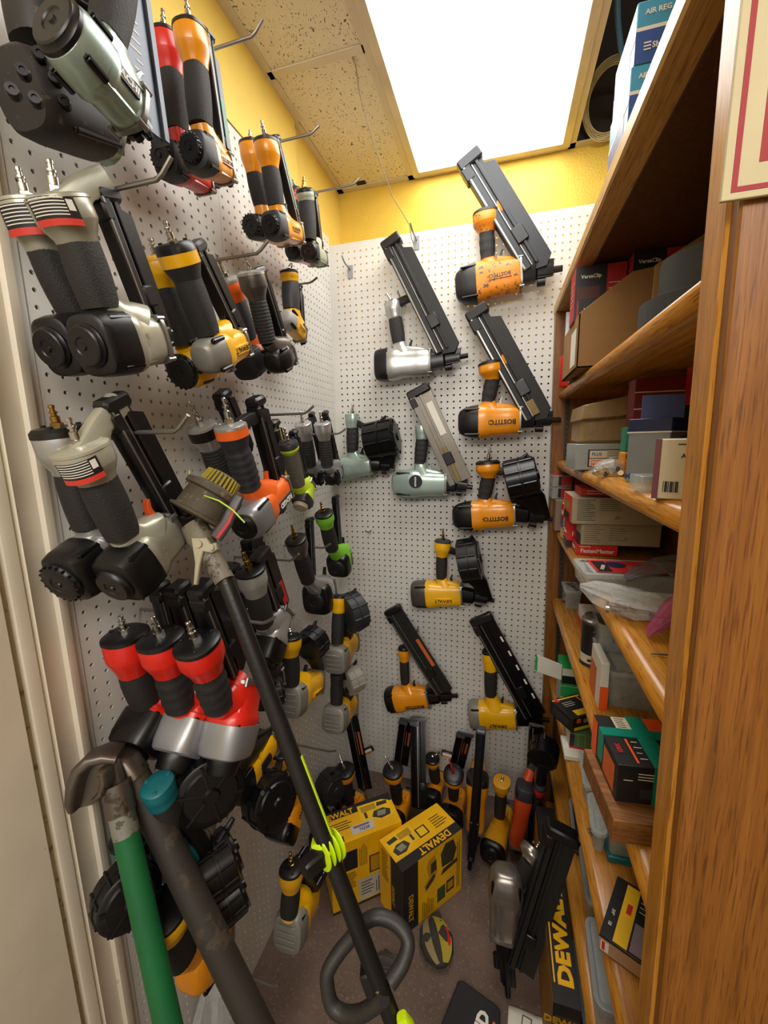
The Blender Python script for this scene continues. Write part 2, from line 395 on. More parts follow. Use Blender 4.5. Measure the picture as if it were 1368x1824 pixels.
# ================================================================== nail guns
def lerp(a, b, t): return a + (b - a) * t
def plug(p, d, L_, m, parent, s=1.0):
    """quick-connect air plug: hex nut, barrel, grooves"""
    b = MB(); d = d.normalized()
    b.lathe(p, d, [(0, .24*s), (.02, .28*s), (L_*.22, .28*s), (L_*.24, .2*s)], 6)
    b.lathe(p, d, [(L_*.22, .16*s), (L_*.26, .21*s), (L_*.5, .21*s), (L_*.54, .13*s), (L_*.62, .13*s), (L_*.64, .19*s), (L_*.7, .19*s), (L_*.73, .11*s), (L_*.86, .11*s), (L_*.88, .145*s), (L_*.97, .135*s), (L_, .09*s)], 14)
    return b.build('air_plug', m, parent)
def magazine(t, M0, M1, en, hw, ht, m, side, rail=steel, endm=black, strip=None, slots=0, lab=None, step=True):
    """long nail magazine from the nose (M0) to its free end (M1); side = in-plane direction of its back"""
    ax = (M1 - M0).normalized(); L_ = (M1 - M0).length; ey = (side - ax * side.dot(ax)).normalized()
    b = MB()
    pl_ = [(0, -hw), (L_, -hw), (L_, hw*.35), (L_*.9, hw*.4), (L_*.86, hw), (.0, hw), (-.5*hw, hw*.4)] if step else [(0, -hw), (L_, -hw), (L_, hw), (0, hw)]
    b.prism(M0, ax, ey, en, pl_, -ht*.45, ht*.45, .03)
    b.box(M0, ax, ey, en, (0, L_), (-hw, -hw*.45), (-ht, ht), .06)
    b.box(M0, ax, ey, en, (.1, L_), (-hw*.1, hw*.12), (-ht*.8, ht*.8), .05)
    mo = b.build('magazine', m, t)
    r = MB()
    r.box(M0, ax, ey, en, (.2, L_*.97), (-hw*.92, -hw*.8), (-ht*1.06, ht*1.06), .02)
    r.box(M0, ax, ey, en, (.2, L_*.97), (-hw*.38, -hw*.3), (-ht*.7, ht*.7), .02)
    r.build('rail', rail, mo)
    e = MB(); e.box(M0, ax, ey, en, (L_ - hw*.45, L_ + hw*.3), (-hw*1.1, hw*(.55 if step else 1.04)), (-ht*1.1, ht*1.1), .2)
    e.box(M0, ax, ey, en, (L_ - hw*1.3, L_ - hw*.4), (-hw*1.12, -hw*.5), (-ht*1.1, ht*1.1), .12)
    e.build('end_cap', endm, mo)
    f = MB(); f.box(M0, ax, ey, en, (L_*.2, L_*.2 + hw*1.1), (-hw*.45, hw*.35), (-ht*1.1, ht*1.1), .1)
    f.build('follower', black, mo)
    if strip: 
        n_ = MB()
        strip, fr_ = strip if isinstance(strip, tuple) else (strip, .6)
        for k in range(int(L_*fr_ / .2)): n_.box(M0, ax, ey, en, (.3 + k*.2, .42 + k*.2), (-hw*.3, hw*.2), (-ht*.86, ht*.86), 0)
        n_.build('nails', strip, mo, sharp=False)
    if slots:
        q = MB()
        for k in range(slots): q.box(M0, ax, ey, en, (L_*(.16 + k*.145), L_*(.16 + k*.145) + .95), (hw*.68, hw*.84), (ht*.4, ht*.5), 0)
        q.build('slot', inkw, mo, sharp=False)
    if lab:
        a, c, y0, y1, lm = lab
        MB().box(M0, ax, ey, en, (L_*a, L_*c), (hw*y0, hw*y1), (ht*.4, ht*.52), 0).build('label', lm, mo, sharp=False)
    return mo, ax, ey
def nailer(name, label, cat, grp, en, A, F, H, G, B, N=None, P=None, M0=None, M1=None, r=1.45, t=1.3, gw=.8, fw=1.15, cap=1.6,
           body=bostitch, capm=black, grip=rubber, flare=None, top=black, plugm=chrome, mag=None, coil=None, txt=None, ecap=3.4, ebody=3.0,
           dome=False, disc=.75, discm=black, ribs=0, trig=black, bracket=None, band=None, topcap=.35, wheel=None, arm=None, capribs=0, mdn=0, gplug=None, warn=None, front=True, magkw=None, knurl=False, dl=1.0):
    en = Vector(en); flare = flare or body
    A, F, H, G, B = map(Vector, (A, F, H, G, B))
    org = Vector(A); org.z = min(A.z, F.z, B.z) - r*.5
    T = thing(name, org, label, cat, grp)
    ax = (F - A).normalized(); L_ = (F - A).length; up = en.cross(ax).normalized()
    if up.dot(H - A) < 0: up = -up
    nn = ax.cross(up).normalized(); nn = nn if nn.dot(en) > 0 else -nn
    # rear cap
    c = cap; b = MB()
    if dome: s = [(0, .5), (.08, .68), (.3, .84), (.65, .95), (1, 1.0)]
    else: s = [(0, .8), (.06, .9), (.3, .97), (.8, 1.0), (1, 1.0)]
    b.loft([A + ax * (c * q) for q, _ in s], [(r * k, t * k) for _, k in s], nn, 28, ecap)
    co = b.build('rear_cap', capm, T, angle=40)
    for i in (-1, 1):
        for j in (-1, 1):
            bb = MB(); q = A + up * (r * .72 * i) + nn * (t * .76 * j)
            bb.cyl(q + ax * (c * .35), q + ax * (c * 1.05), .19, .19, 10, .03)
            bb.cyl(q + ax * (c * .3), q + ax * (c * .36), .13, .13, 8)
            bb.build('cap_bolt', blackm, co)
    if capribs:
        for k in range(capribs):
            o_ = (k - (capribs - 1) / 2) * (2 * r * .68 / capribs)
            MB().loft([A + up * o_ + nn * (-t*.6) - ax * .05, A + up * o_ + nn * (t*.6) - ax * .05], [(.09, .14)] * 2, ax, 8, 2.5).build('cap_rib', capm, co)
    if disc:
        db = MB(); db.lathe(A + ax * .05, -ax, [(0, disc*1.05), (.18*dl, disc*1.05), (.26*dl, disc*.98), (.42*dl, disc*.95), (.48*dl, disc*.88), (.48*dl, disc*.45), (.42*dl, disc*.4), (.42*dl, .2), (.5*dl, .16), (.5*dl, .02)], 26)
        for k in range(18 if knurl else 0):
            a = 2 * math.pi * k / 18; q = A - ax * .3 + up * (disc * math.cos(a)) + nn * (disc * math.sin(a))
            db.cyl(q + ax * .12, q - ax * .08, disc * .07, None, 6)
        db.build('exhaust_deflector', discm, co)
    # main casting
    b = MB(); k0 = c
    s = [(k0, .98), (k0 + .35, .99), (lerp(k0, L_, .22), .95), (lerp(k0, L_, .32), .86), (lerp(k0, L_, .7), .82), (L_ - .35, .8), (L_ - .1, .76), (L_, .66)]
    b.loft([A + ax * q for q, _ in s], [(r * k, t * k) for _, k in s], nn, 28, ebody)
    sB = max(k0 + gw * .7, min((B - A).dot(ax), L_ - gw)); Q = A + ax * (sB + gw * .5) + up * (r * .3)
    hd = (G - B).normalized()
    b.loft([B + hd * .15, lerp(B, Q, .3), lerp(B, Q, .62), Q], [(gw * .92, gw * .85), (gw * 1.12, gw * .92), (gw * 1.6, t * .72), (gw * 2.1, t * .8)], nn, 20, 2.6)
    # trigger yoke and side ribs of the casting
    Y0 = A + ax * (sB + gw * 1.2) + up * (r * .82)
    Y1 = A + ax * (L_ - .25) + up * (r * .62)
    b.loft([Y0, lerp(Y0, Y1, .5), Y1], [(r * .24, t * .5), (r * .22, t * .46), (r * .16, t * .4)], nn, 12, 4)
    for i in (-1, 1):
        b.loft([A + ax * (k0 + .1) + up * (r * .7 * i) + nn * t * .62, A + ax * (L_ - .15) + up * (r * .56 * i) + nn * t * .5], [(.17, .2), (.13, .17)], nn, 8, 2.4)
    bo = b.build('body', body, T, angle=45)
    if front:
        fb = MB(); fb.loft([F - ax * .12, F + ax * .12], [(r * .84, t * .84)] * 2, nn, 20, 4)
        for i in (-1, 1):
            for j in (-1, 1): fb.cyl(F + up * (r * .68 * i) + nn * (t * .68 * j) - ax * .3, F + up * (r * .68 * i) + nn * (t * .68 * j) + ax * .3, .15, None, 8)
        fb.build('nose_plate', steel if body is not matte else black, bo)
    # grip
    b = MB(); n = max(9, ribs * 4 + 1) if ribs else 9; cs = []; sz = []
    for i in range(n):
        q = i / (n - 1); k = 1 + .09 * math.sin(q * math.pi) + (.032 * math.cos(q * 2 * math.pi * ribs) if ribs else 0)
        bow = nn.cross(hd) * (.12 * math.sin(q * math.pi)); cs.append(lerp(G, B, q)); sz.append((gw * k * lerp(1.0, .93, q), gw * .92 * k))
    b.loft(cs, sz, nn, 22, 2.5); b.build('grip', grip, T, angle=60)
    # flare (rear of the handle)
    h2 = (H - G).normalized(); hl = (H - G).length; b = MB()
    s = [(1, .98), (.97, 1.0), (.52, 1.0), (.48, .985), (.25, lerp(gw / fw, 1, .5)), (.08, gw / fw * 1.06), (0, gw / fw * 1.04), (-.1, gw / fw * .95)]
    b.loft([G + h2 * (hl * q) for q, _ in s], [(fw * k, fw * .94 * k) for _, k in s], nn, 24, 2.3)
    fo = b.build('flare', flare, T, angle=50)
    if band:
        MB().loft([G + h2 * hl * .52, G + h2 * hl * .99], [(fw * 1.015, fw * .955)] * 2, nn, 24, 2.3).build('band', band, fo)
    if topcap:
        b = MB(); b.loft([H - h2 * .02, H + h2 * topcap * .6, H + h2 * topcap, H + h2 * (topcap + .06)], [(fw * 1.02, fw * .97), (fw * 1.0, fw * .95), (fw * .86, fw * .82), (fw * .4, fw * .4)], nn, 24, 2.3)
        for k in range(3):
            a = 2 * math.pi * (k / 3 + .1); q = H + h2 * (topcap * .5) + perp(nn, h2) * (fw * .76 * math.cos(a)) + nn * (fw * .72 * math.sin(a))
            b.cyl(q, q + h2 * (topcap * .75), .15, None, 8, .02)
        to = b.build('handle_cap', top, T)
    if P is not None:
        p0 = H + h2 * (topcap * .9); P = Vector(P); plug(p0, P - p0, (P - p0).length, plugm, T, gw / .8)
    # trigger
    tp = A + ax * (sB + gw * 1.15 + .35) + up * (r * .95)
    MB().prism(tp, ax, up, nn, [(0, 0), (.5, .05), (.42, .5), (.62, 1.1), (.42, 1.15), (.12, .6)], -.22, .22, .04).build('trigger', trig, T)
    # nose
    if N is not None:
        N = Vector(N); nd = (N - F).normalized(); nl = (N - F).length; b = MB()
        b.loft([F, F + nd * nl * .35, F + nd * nl * .4, F + nd * nl * .78], [(r * .5, t * .6), (r * .46, t * .5), (r * .3, t * .34), (r * .26, t * .3)], nn, 12, 6)
        b.box(F, nd, up, nn, (nl * .1, nl * .8), (r * .2, r * .5), (-.3, .3), .05)
        b.cyl(F + nd * nl * .6, N, r * .18, r * .15, 10)
        b.cyl(F + nd * nl * .05 - up * r * .35 + nn * t * .3, F + nd * nl * .75 - up * r * .3 + nn * t * .2, .11, None, 8)
        no = b.build('nose', blackm, T)
        w_ = MB().cyl(F + nd * nl * .38 - up * r * .5, F + nd * nl * .58 - up * r * .5, r * .2, None, 12, .03)
        w_.build('depth_wheel', wheel or black, no)
    # magazine
    if M1 is not None:
        M0, M1 = Vector(M0), Vector(M1); mk = dict(hw=.75, ht=.5, m=black); mk.update(magkw or {})
        mm = mk.pop('m'); mo, ma, me_ = magazine(T, M0, M1, nn, mk.pop('hw'), mk.pop('ht'), mm, side=mk.pop('side', ax), **mk)
        if bracket is not None:
            q0 = G + h2 * hl * .75; s_ = max(.2, min((q0 - M0).dot(ma), (M1 - M0).length)); q1 = M0 + ma * (s_ + bracket[1])
            MB().loft([q0, lerp(q0, q1, .5) + h2 * .25, q1], [(fw * .62, gw * .55), (fw * .45, gw * .45), (fw * .5, gw * .5)], nn, 14, 4).build('magazine_bracket', bracket[0], T)
    if coil:
        cc = Vector(coil['c']); d = Vector(coil['ax']).normalized(); cr, hl2 = coil['r'], coil['h']; m_ = coil.get('m', black)
        b = MB(); b.lathe(cc - d * hl2, d, [(0, cr * .55), (0, cr * .9), (.12, cr), (hl2 * .9, cr), (hl2 * .92, cr * 1.05), (hl2 * 1.08, cr * 1.05), (hl2 * 1.1, cr), (2 * hl2 - .12, cr), (2 * hl2, cr * .92), (2 * hl2, cr * .3)], 30)
        for k in range(10):
            a = 2 * math.pi * k / 10; q = d.orthogonal().normalized(); q2 = d.cross(q); u_ = q * math.cos(a) + q2 * math.sin(a)
            b.cyl(cc - d * (hl2 * .9) + u_ * cr, cc + d * (hl2 * .85) + u_ * cr, cr * .06, None, 6)
        dr = b.build('coil_drum', m_, T, angle=40)
        lb = MB(); lb.lathe(cc + d * hl2, d, [(0, cr * .8), (.15, cr * .75), (.2, cr * .25), (.4, cr * .2), (.4, .02)], 20)
        for k in range(6):
            a = 2 * math.pi * k / 6; q = d.orthogonal().normalized(); q2 = d.cross(q); u_ = q * math.cos(a) + q2 * math.sin(a)
            lb.loft([cc + d * (hl2 + .12) + u_ * cr * .2, cc + d * (hl2 + .06) + u_ * cr * .95], [(.12, .12), (.12, .1)], d, 6, 4)
        lb.build('drum_lid', m_ if 'lid' not in coil else coil['lid'], dr)
        lt = MB(); lt.cyl(cc + d * hl2 * .1 + up * cr, cc + d * hl2 * .5 + up * (cr + .5), .25, .2, 8); lt.build('drum_latch', black, dr)
        # feed channel to the nose
        q1 = (Vector(N) if N is not None else F) - ax * 1.0
        MB().loft([cc - up * cr * .5 if cc.z > q1.z or 1 else cc, lerp(cc, q1, .55), q1], [(hl2 * .95, cr * .45), (hl2 * .8, .6), (.8, .45)], nn, 14, 5).build('feed_channel', blackm, T)
        q0 = G + h2 * hl * .6
        MB().loft([q0, lerp(q0, cc, .55) + up * .3, cc - d * hl2 * .4 + up * cr * .55], [(fw * .5, .45), (.5, .3), (.6, .35)], nn, 12, 4).build('magazine_bracket', coil.get('bm', black), T)
    if warn:      # warning label round the flare
        O_ = G + h2 * hl * .62; rt_ = nn.cross(h2) if nn.cross(h2).dot(-FW) > 0 else -nn.cross(h2)
        lo, hi = warn
        def arc(z0, z1, a0, a1, rr):
            rs = []
            for k in range(13):
                a = lerp(a0, a1, k / 12); x = math.cos(a); y = math.sin(a); x = math.copysign(abs(x) ** (2/2.3), x); y = math.copysign(abs(y) ** (2/2.3), y)
                base = -ax * (fw * rr * x) + nn * (fw * .94 * rr * y)
                rs.append([O_ + base + h2 * z0, O_ + base + h2 * z1])
            b = MB(); vs = [p for q in rs for p in q]; b.add(vs, [(2*i, 2*i+2, 2*i+3, 2*i+1) for i in range(12)]); return b
        wl = arc(-hl*.2, hl*.3, lo, hi, 1.02).build('warning_label', blkcard, fo, sharp=False)
        arc(-hl*.36, -hl*.2, lo, hi, 1.02).build('danger_strip', mat('label_red', '#d23a2e', .5), fo, sharp=False)
        ln = MB()
        for k in range(6):
            z = hl * (.25 - k * .075); q = arc(z, z + .05, lo + .1, hi - .35, 1.032); ln.add(q.v, q.f)
        q = arc(-hl*.02, hl*.24, hi - .3, hi - .08, 1.032); ln.add(q.v, q.f)
        ln.build('label_print', inkw, wl, sharp=False)
    if txt:
        st, size, col, frac, dv, flip = txt[:6]
        q = A + ax * (lerp(k0, L_, frac)) + up * dv + nn * (t * .9)
        ex = ax if nn.dot(ax.cross(up)) > 0 else -ax
        if flip: ex, ey = -ex, -up
        else: ey = up
        if len(txt) > 6 and txt[6] is not None:
            hw_ = size * len(st) * .43; MB().box(q, ex, ey, ex.cross(ey), (-hw_, hw_), (-size * .85, size * .85), (-.12, .02), .02).build('badge', txt[6], bo)
        if len(txt) > 7:   # two lines
            text(txt[7][0], q + ex.cross(ey) * .02 + ey * size * .62, ex, ey, size * .8, col, bo, bold=.03); text(txt[7][1], q + ex.cross(ey) * .02 - ey * size * .62, ex, ey, size * .8, col, bo, bold=.03)
        else: text(st, q + ex.cross(ey) * .02, ex, ey, size, col, bo, bold=.03)
    return T
def hook(name_label, base, d, L_, tip, grp='pegboard hooks', r=.12, m=None, plate=False, cat='hook'):
    """wire peg hook: base on the board, d out of the board, tip = how the end bends"""
    base = Vector(base); d = Vector(d); tip = Vector(tip); q = base + d * L_
    b = MB().tube([base - d * .05, base + d * .3, base + d * L_ * .5, q - d * .25, q + tip * .25, q + tip + d * .25], r, 8)
    if plate:
        T = thing('peg_hook', base, name_label, cat, grp)
        b.build('wire', m or steel, T); MB().box(base, Vector((1, 0, 0)) if abs(d.x) < .5 else Y, Z, d, (-.45, .45), (-1.4, .6), (0, .12), .05).build('bracket', mat('grey_plastic', '#8f9193', .5), T)
        return T
    o = b.build('peg_hook', m or steel); return tag(o, name_label, cat, grp)
# ================================================================== nail guns on the back board
NB = (0, -1, 0)
D = Bk(2.6); BG = 'nail guns on the back pegboard'
def bkp(dd=2.6, **k):
    f = Bk(dd); return {a: f(*p) for a, p in k.items()}
big = dict(r=2.35, t=1.9, gw=1.02, fw=1.5, cap=3.0, ecap=2.6, dome=True, disc=0, topcap=.45)
nailer('framing_nail_gun', 'paint-chipped orange framing nail gun with long grey magazine, topmost on the back pegboard', 'nail gun', BG, NB,
       **bkp(A=(812, 513), F=(928, 489), H=(866, 384), G=(867, 416), B=(869, 462), N=(1002, 478)), M0=Bk(3.1)(957, 470), M1=Bk(3.1)(842, 280),
       **{**big, 'body': worn, 'capm': wornblk, 'top': wornblk, 'r': 2.75, 'fw': 1.85}, ribs=3, trig=black, bracket=(worn, 0), txt=('BOSTITCH', .5, mat('worn_ink', '#3a2c14', .6), .5, 0, True, worn),
       magkw=dict(hw=2.05, ht=.8, m=slate, lab=None, strip=None, endm=slate))
nailer('framing_nail_gun', 'silver nail gun with black rear cap and wide dark magazine near the ceiling wire', 'nail gun', BG, NB,
       **bkp(A=(671, 652), F=(768, 645), H=(699, 540), G=(704, 567), B=(711, 612), N=(834, 633), P=(688, 521)), M0=Bk(3.1)(798, 622), M1=Bk(3.1)(702, 428),
       **{**big, 'dome': False, 'cap': 2.1, 'body': silver, 'capm': black, 'flare': silver, 'r': 2.45, 'topcap': .1, 'top': silver, 'fw': 1.3, 'ecap': 3.4}, bracket=(black, -1), trig=black,
       txt=('PORTER', .3, inkw, .06, .3, True, blkcard), magkw=dict(hw=1.85, ht=.85, m=matte, endm=black))
nailer('framing_nail_gun', 'glossy orange nail gun with wide black magazine, directly below the paint-chipped one', 'nail gun', BG, NB,
       **bkp(3.6, A=(817, 753), F=(926, 748), H=(874, 650), G=(877, 676), B=(869, 716), N=(999, 748)), M0=Bk(4.1)(958, 740), M1=Bk(4.1)(855, 552),
       **{**big, 'r': 2.5, 'fw': 1.8}, ribs=3, trig=steel, bracket=(bostitch, 0), txt=('BOSTITCH', .66, inkb, .53, -.2, True),
       magkw=dict(hw=1.95, ht=.8, m=matte, strip=(mat('brass_nails', '#8f7a4a', .4, .6), .14), endm=matte))
nailer('coil_nail_gun', 'orange coil nail gun with black drum beside the oak shelf unit', 'nail gun', BG, NB,
       **bkp(3.6, A=(807, 920), F=(916, 915), H=(869, 826), G=(870, 850), B=(862, 888), N=(984, 925), P=(873, 797)),
       **{**big, 'r': 2.35, 'fw': 1.8}, ribs=3, bracket=None, txt=('BOSTITCH', .62, inkb, .53, -.35, True),
       coil=dict(c=Bk(4.2)(928, 853), ax=(.9, 0, .22), r=3.0, h=2.2, m=blackm))
nailer('coil_nail_gun', 'green-grey coil nail gun with big black drum, next to the corner', 'nail gun', BG, NB,
       **bkp(A=(598, 836), F=(664, 828), H=(627, 740), G=(628, 762), B=(628, 806), N=(704, 832), P=(628, 718)),
       **{**big, 'r': 2.0, 'fw': 1.15, 'cap': 1.6, 'gw': .95, 'body': hitachi, 'capm': hitachi, 'top': hitachi, 'topcap': .25}, ribs=5,
       coil=dict(c=Bk(3.3)(680, 783), ax=(.93, 0, .16), r=3.0, h=2.5, m=blackm), txt=('HITACHI', .3, inkw, .1, -.1, False))
hb = nailer('framing_nail_gun', 'green-grey nail gun with bare metal magazine in the middle of the back board', 'nail gun', BG, NB,
       **bkp(A=(700, 860), F=(796, 862), H=(751, 760), G=(752, 782), B=(748, 826), N=(842, 868)), M0=Bk(3.1)(820, 858), M1=Bk(3.1)(746, 696),
       **{**big, 'r': 2.35, 'fw': 1.05, 'gw': .95, 'body': hitachi, 'capm': hitachi, 'top': hitachi, 'topcap': .25, 'ecap': 3.2}, ribs=5,
       magkw=dict(hw=1.75, ht=.7, m=graymag, strip=(mat('brass_nails', '#8f7a4a'), .38), lab=(.5, .85, -.05, .7, white), step=False), trig=hitachi)
# round emblem on the green-grey gun
q = Bk(4.5)(740, 858); b = MB().cyl(q + Y * .25, q - Y * .02, 1.05, None, 24); o = b.build('emblem', blkcard, hb); text('HITACHI', q - Y * .05, Z, -X, .28, inkw, o, bold=.03)
nailer('coil_nail_gun', 'yellow coil nail gun with brushed metal cap, alone on the back board', 'nail gun', BG, NB,
       **bkp(A=(735, 1058), F=(823, 1058), H=(789, 965), G=(787, 990), B=(786, 1030), N=(881, 1070), P=(789, 941)),
       **{**big, 'r': 2.35, 'dome': False, 'cap': 2.5, 'body': dewalt, 'capm': gun, 'fw': 1.35, 'gw': .88, 'top': dgrey, 'topcap': .3}, plugm=brass,
       coil=dict(c=Bk(3.2)(836, 998), ax=(.93, 0, .2), r=3.4, h=1.6, m=black), txt=('DEWALT', .5, inkb, .5, -.6, True, dewalt))
nailer('framing_nail_gun', 'small orange nail gun with slim black magazine above the floor pile, left one', 'nail gun', BG, NB,
       **bkp(A=(690, 1246), F=(764, 1240), H=(719, 1156), G=(720, 1176), B=(722, 1217), N=(816, 1239)), M0=Bk(3.1)(792, 1232), M1=Bk(3.1)(700, 1086),
       **{**big, 'r': 2.2, 'dome': False, 'cap': 1.7, 'fw': 1.0, 'gw': .8, 'body': bostitch}, txt=('BOSTITCH', .52, inkb, .6, -.8, True),
       magkw=dict(hw=1.5, ht=.6, m=matte, step=False, endm=black, lab=(.3, .62, .45, .85, mat('amber_print', '#c9622a'))), trig=black)
nb_ = nailer('framing_nail_gun', 'yellow nail gun with slotted black magazine, right one above the floor pile', 'nail gun', BG, NB,
       **bkp(A=(836, 1272), F=(919, 1276), H=(871, 1162), G=(874, 1192), B=(874, 1238), N=(979, 1283)), M0=Bk(3.1)(953, 1274), M1=Bk(3.1)(858, 1102),
       **{**big, 'r': 2.45, 'dome': False, 'cap': 1.8, 'fw': 1.15, 'gw': 1.0, 'body': dewalt, 'capm': dwcap}, txt=('DEWALT', .5, inkb, .5, -.75, True),
       magkw=dict(hw=1.8, ht=.6, m=blackm, slots=5, step=False, endm=black), trig=black)
# hooks of the back board
def bh(u, v, du, dv, lab, L_=3.2, plate=False):
    p = Bk(0)(u, v); return hook(lab, p, -Y, L_, Vector((du, 0, dv)), plate=plate)
bh(624, 480, -.3, 1.0, 'wire hook on a grey bracket at the top left of the back board', 2.6, True)
bh(742, 428, -.2, .8, 'wire hook holding the wide dark magazine beside the ceiling wire', 3.4, True)
bh(722, 545, -.4, 1.2, 'hook under the handle of the silver nail gun', 3.2)
bh(661, 945, -.5, .3, 'small empty wire hook in the open middle of the back board', 1.6)
bh(890, 405, 0, .8, 'hook at the handle of the paint-chipped orange gun', 3.0)
bh(902, 690, 0, .8, 'hook behind the handle of the glossy orange gun', 2.4)
bh(655, 770, .1, -.8, 'hook under the drum bracket of the green-grey coil gun', 2.8)
bh(745, 1118, .3, .6, 'small hook beside the slim magazine above the floor pile', 1.6)
bh(898, 1128, .2, .6, 'small hook at the slotted black magazine', 1.6)
# ================================================================== nail guns on the left board
NL = (1, 0, 0); LG = 'nail guns hung on the left pegboard'
def lfp(dd, **k):
    f = Lf(dd); return {a: f(*p) for a, p in k.items()}
fin = dict(r=1.45, t=1.3, gw=.92, fw=1.25, cap=1.5, disc=.85, topcap=.3)
def L_(label, dd, pts, st, md=0, **k):
    p = lfp(dd, **{a: b for a, b in pts.items() if a not in ('M0', 'M1')})
    for a in ('M0', 'M1'):
        if a in pts: p[a] = Lf(dd + md)(*pts[a])
    kw = {**fin, **st}; kw.update(k)
    return nailer(kw.pop('name', 'finish_nail_gun'), label, 'nail gun', LG, NL, **p, **kw)
pcs = dict(body=pcable, capm=black, flare=pcable, top=pcable, topcap=.2, r=1.75, t=1.5, fw=1.4, gw=.95, cap=2.0, disc=1.1, trig=red2, warn=(-.3, 1.35))
L_('beige nail gun with torn grip label, outer of the upper left pair', 6.2, dict(A=(160, 617), F=(272, 606), H=(104, 357), G=(139, 431), B=(181, 550), N=(304, 592), P=(87, 284), M0=(283, 590), M1=(192, 345)), pcs, bracket=(pcable, 1.6), txt=('x', .36, pcable, .1, .0, False, mat('badge_dark', '#55534b', .4, .3), ('PORTER', 'CABLE')), magkw=dict(hw=1.05, ht=.45))
L_('beige nail gun behind its twin, inner of the upper left pair', 3.0, dict(A=(97, 620), F=(205, 603), H=(51, 364), G=(84, 446), B=(135, 558), N=(230, 590), P=(31, 297)), pcs, warn=(-.3, 1.35))
L_('beige nail gun with orange trigger, outer of the lower left pair', 6.2, dict(A=(208, 1040), F=(300, 945), H=(144, 800), G=(173, 853), B=(220, 954), N=(351, 925), P=(121, 744), M0=(322, 925), M1=(207, 712)), pcs, trig=org2, bracket=(pcable, 1.6), txt=('x', .36, pcable, .1, .0, False, mat('badge_dark', '#55534b'), ('PORTER', 'CABLE')), magkw=dict(hw=1.2, ht=.5))
L_('silver nail gun with black ribbed rear knob, inner of the lower left pair', 3.0, dict(A=(115, 1035), F=(215, 960), H=(108, 776), G=(130, 840), B=(160, 938), N=(250, 930), P=(90, 721)), dict(pcs, warn=None, body=silver, flare=silver, top=black, topcap=.5, disc=1.25, trig=black, plugm=brass, knurl=True))
ob = dict(knurl=True, body=bostitch, capm=dgrey, r=1.25, t=1.15, fw=1.15, gw=.82, cap=1.3, disc=.85)
L_('orange nail gun with grey rear cap, outer of the top pair under the yellow wall', 6.2, dict(A=(343, 266), F=(399, 302), H=(339, 56), G=(349, 120), B=(358, 226), N=(415, 320), P=(331, -4), M0=(407, 318), M1=(371, 66)), ob, txt=('BOSTITCH', .28, inkb, .45, 0, True, bostitch), magkw=dict(hw=.75, ht=.4, lab=(.2, .6, -.2, .6, mat('green_label', '#2f9a6a', .5))))
L_('red nail gun beside an orange one, inner of the top pair', 3.0, dict(A=(291, 280), F=(362, 322), H=(294, 68), G=(305, 130), B=(317, 236), N=(392, 327), P=(289, 16)), dict(ob, body=red, capm=dgrey))
L_('orange nail gun with grey cap, outer of the second pair down from the ceiling', 6.2, dict(A=(483, 400), F=(527, 417), H=(474, 255), G=(481, 299), B=(492, 367), N=(540, 424), P=(465, 214), M0=(534, 418), M1=(492, 245)), ob, txt=('BOSTITCH', .26, inkb, .5, 0, True, bostitch), magkw=dict(hw=.7, ht=.4, lab=(.3, .75, -.2, .6, mat('green_label', '#2f9a6a'))))
L_('slim orange brad gun, inner of the second orange pair by the ceiling', 3.2, dict(A=(449, 402), F=(505, 424), H=(447, 260), G=(453, 308), B=(466, 367), N=(520, 428), P=(445, 232)), dict(ob, body=bostitch, capm=black, disc=.95, r=1.1, t=1.05))
sb = dict(r=1.05, t=1.0, fw=1.0, gw=.9, cap=.7, disc=.95, topcap=.35)
L_('slim grey brad gun with foam grip, outer of the small pair near the back corner', 6.0, dict(A=(551, 447), F=(573, 462), H=(543, 343), G=(546, 359), B=(550, 430), P=(541, 315), M0=(573, 463), M1=(560, 346)), dict(sb, body=mat('pale_green_grey', '#a3a892', .4), capm=dgrey, plugm=brass), magkw=dict(hw=.6, ht=.4))
L_('slim red brad gun with grey cap, inner of the small pair near the back corner', 3.2, dict(A=(522, 447), F=(558, 462), H=(526, 343), G=(528, 362), B=(531, 430), P=(521, 319)), dict(sb, body=red, capm=mat('blue_grey_cap', '#5e676b', .45)))
dws = dict(body=dewalt, capm=dwcap, flare=dewalt, r=1.45, t=1.35, fw=1.3, gw=.95, cap=1.9, disc=0)
L_('yellow nail gun with rounded metal cap, outer of the yellow pair', 6.2, dict(A=(358, 640), F=(424, 612), H=(315, 450), G=(334, 497), B=(370, 596), N=(438, 608), P=(292, 393), M0=(432, 606), M1=(352, 436)), dws, flare=dgrey, band=dewalt, topcap=.55, dome=True, ecap=2.5, txt=('DEWALT', .38, inkb, .6, -.2, True, dewalt), magkw=dict(hw=1.0, ht=.5, lab=(.3, .7, -.9, -.5, bostitch)))
L_('yellow nail gun with black ribbed knob, inner of the yellow pair', 3.0, dict(A=(326, 662), F=(395, 640), H=(282, 466), G=(297, 512), B=(329, 614), N=(405, 630), P=(266, 424)), dict(dws, capm=dewalt, knurl=True, disc=1.3, top=dewalt, topcap=.3))
L_('grey nail gun with finely ribbed black grip, just right of the yellow pair', 6.2, dict(A=(484, 647), F=(511, 632), H=(447, 490), G=(458, 533), B=(477, 610), N=(517, 625), P=(436, 458), M0=(511, 627), M1=(467, 482)), dict(r=1.35, t=1.3, body=gun, capm=black, top=silver, gw=.78, fw=1.2, disc=0, cap=1.7), ribs=13, dome=True, ecap=2.6, magkw=dict(hw=.7, ht=.4), bracket=(black, .2))
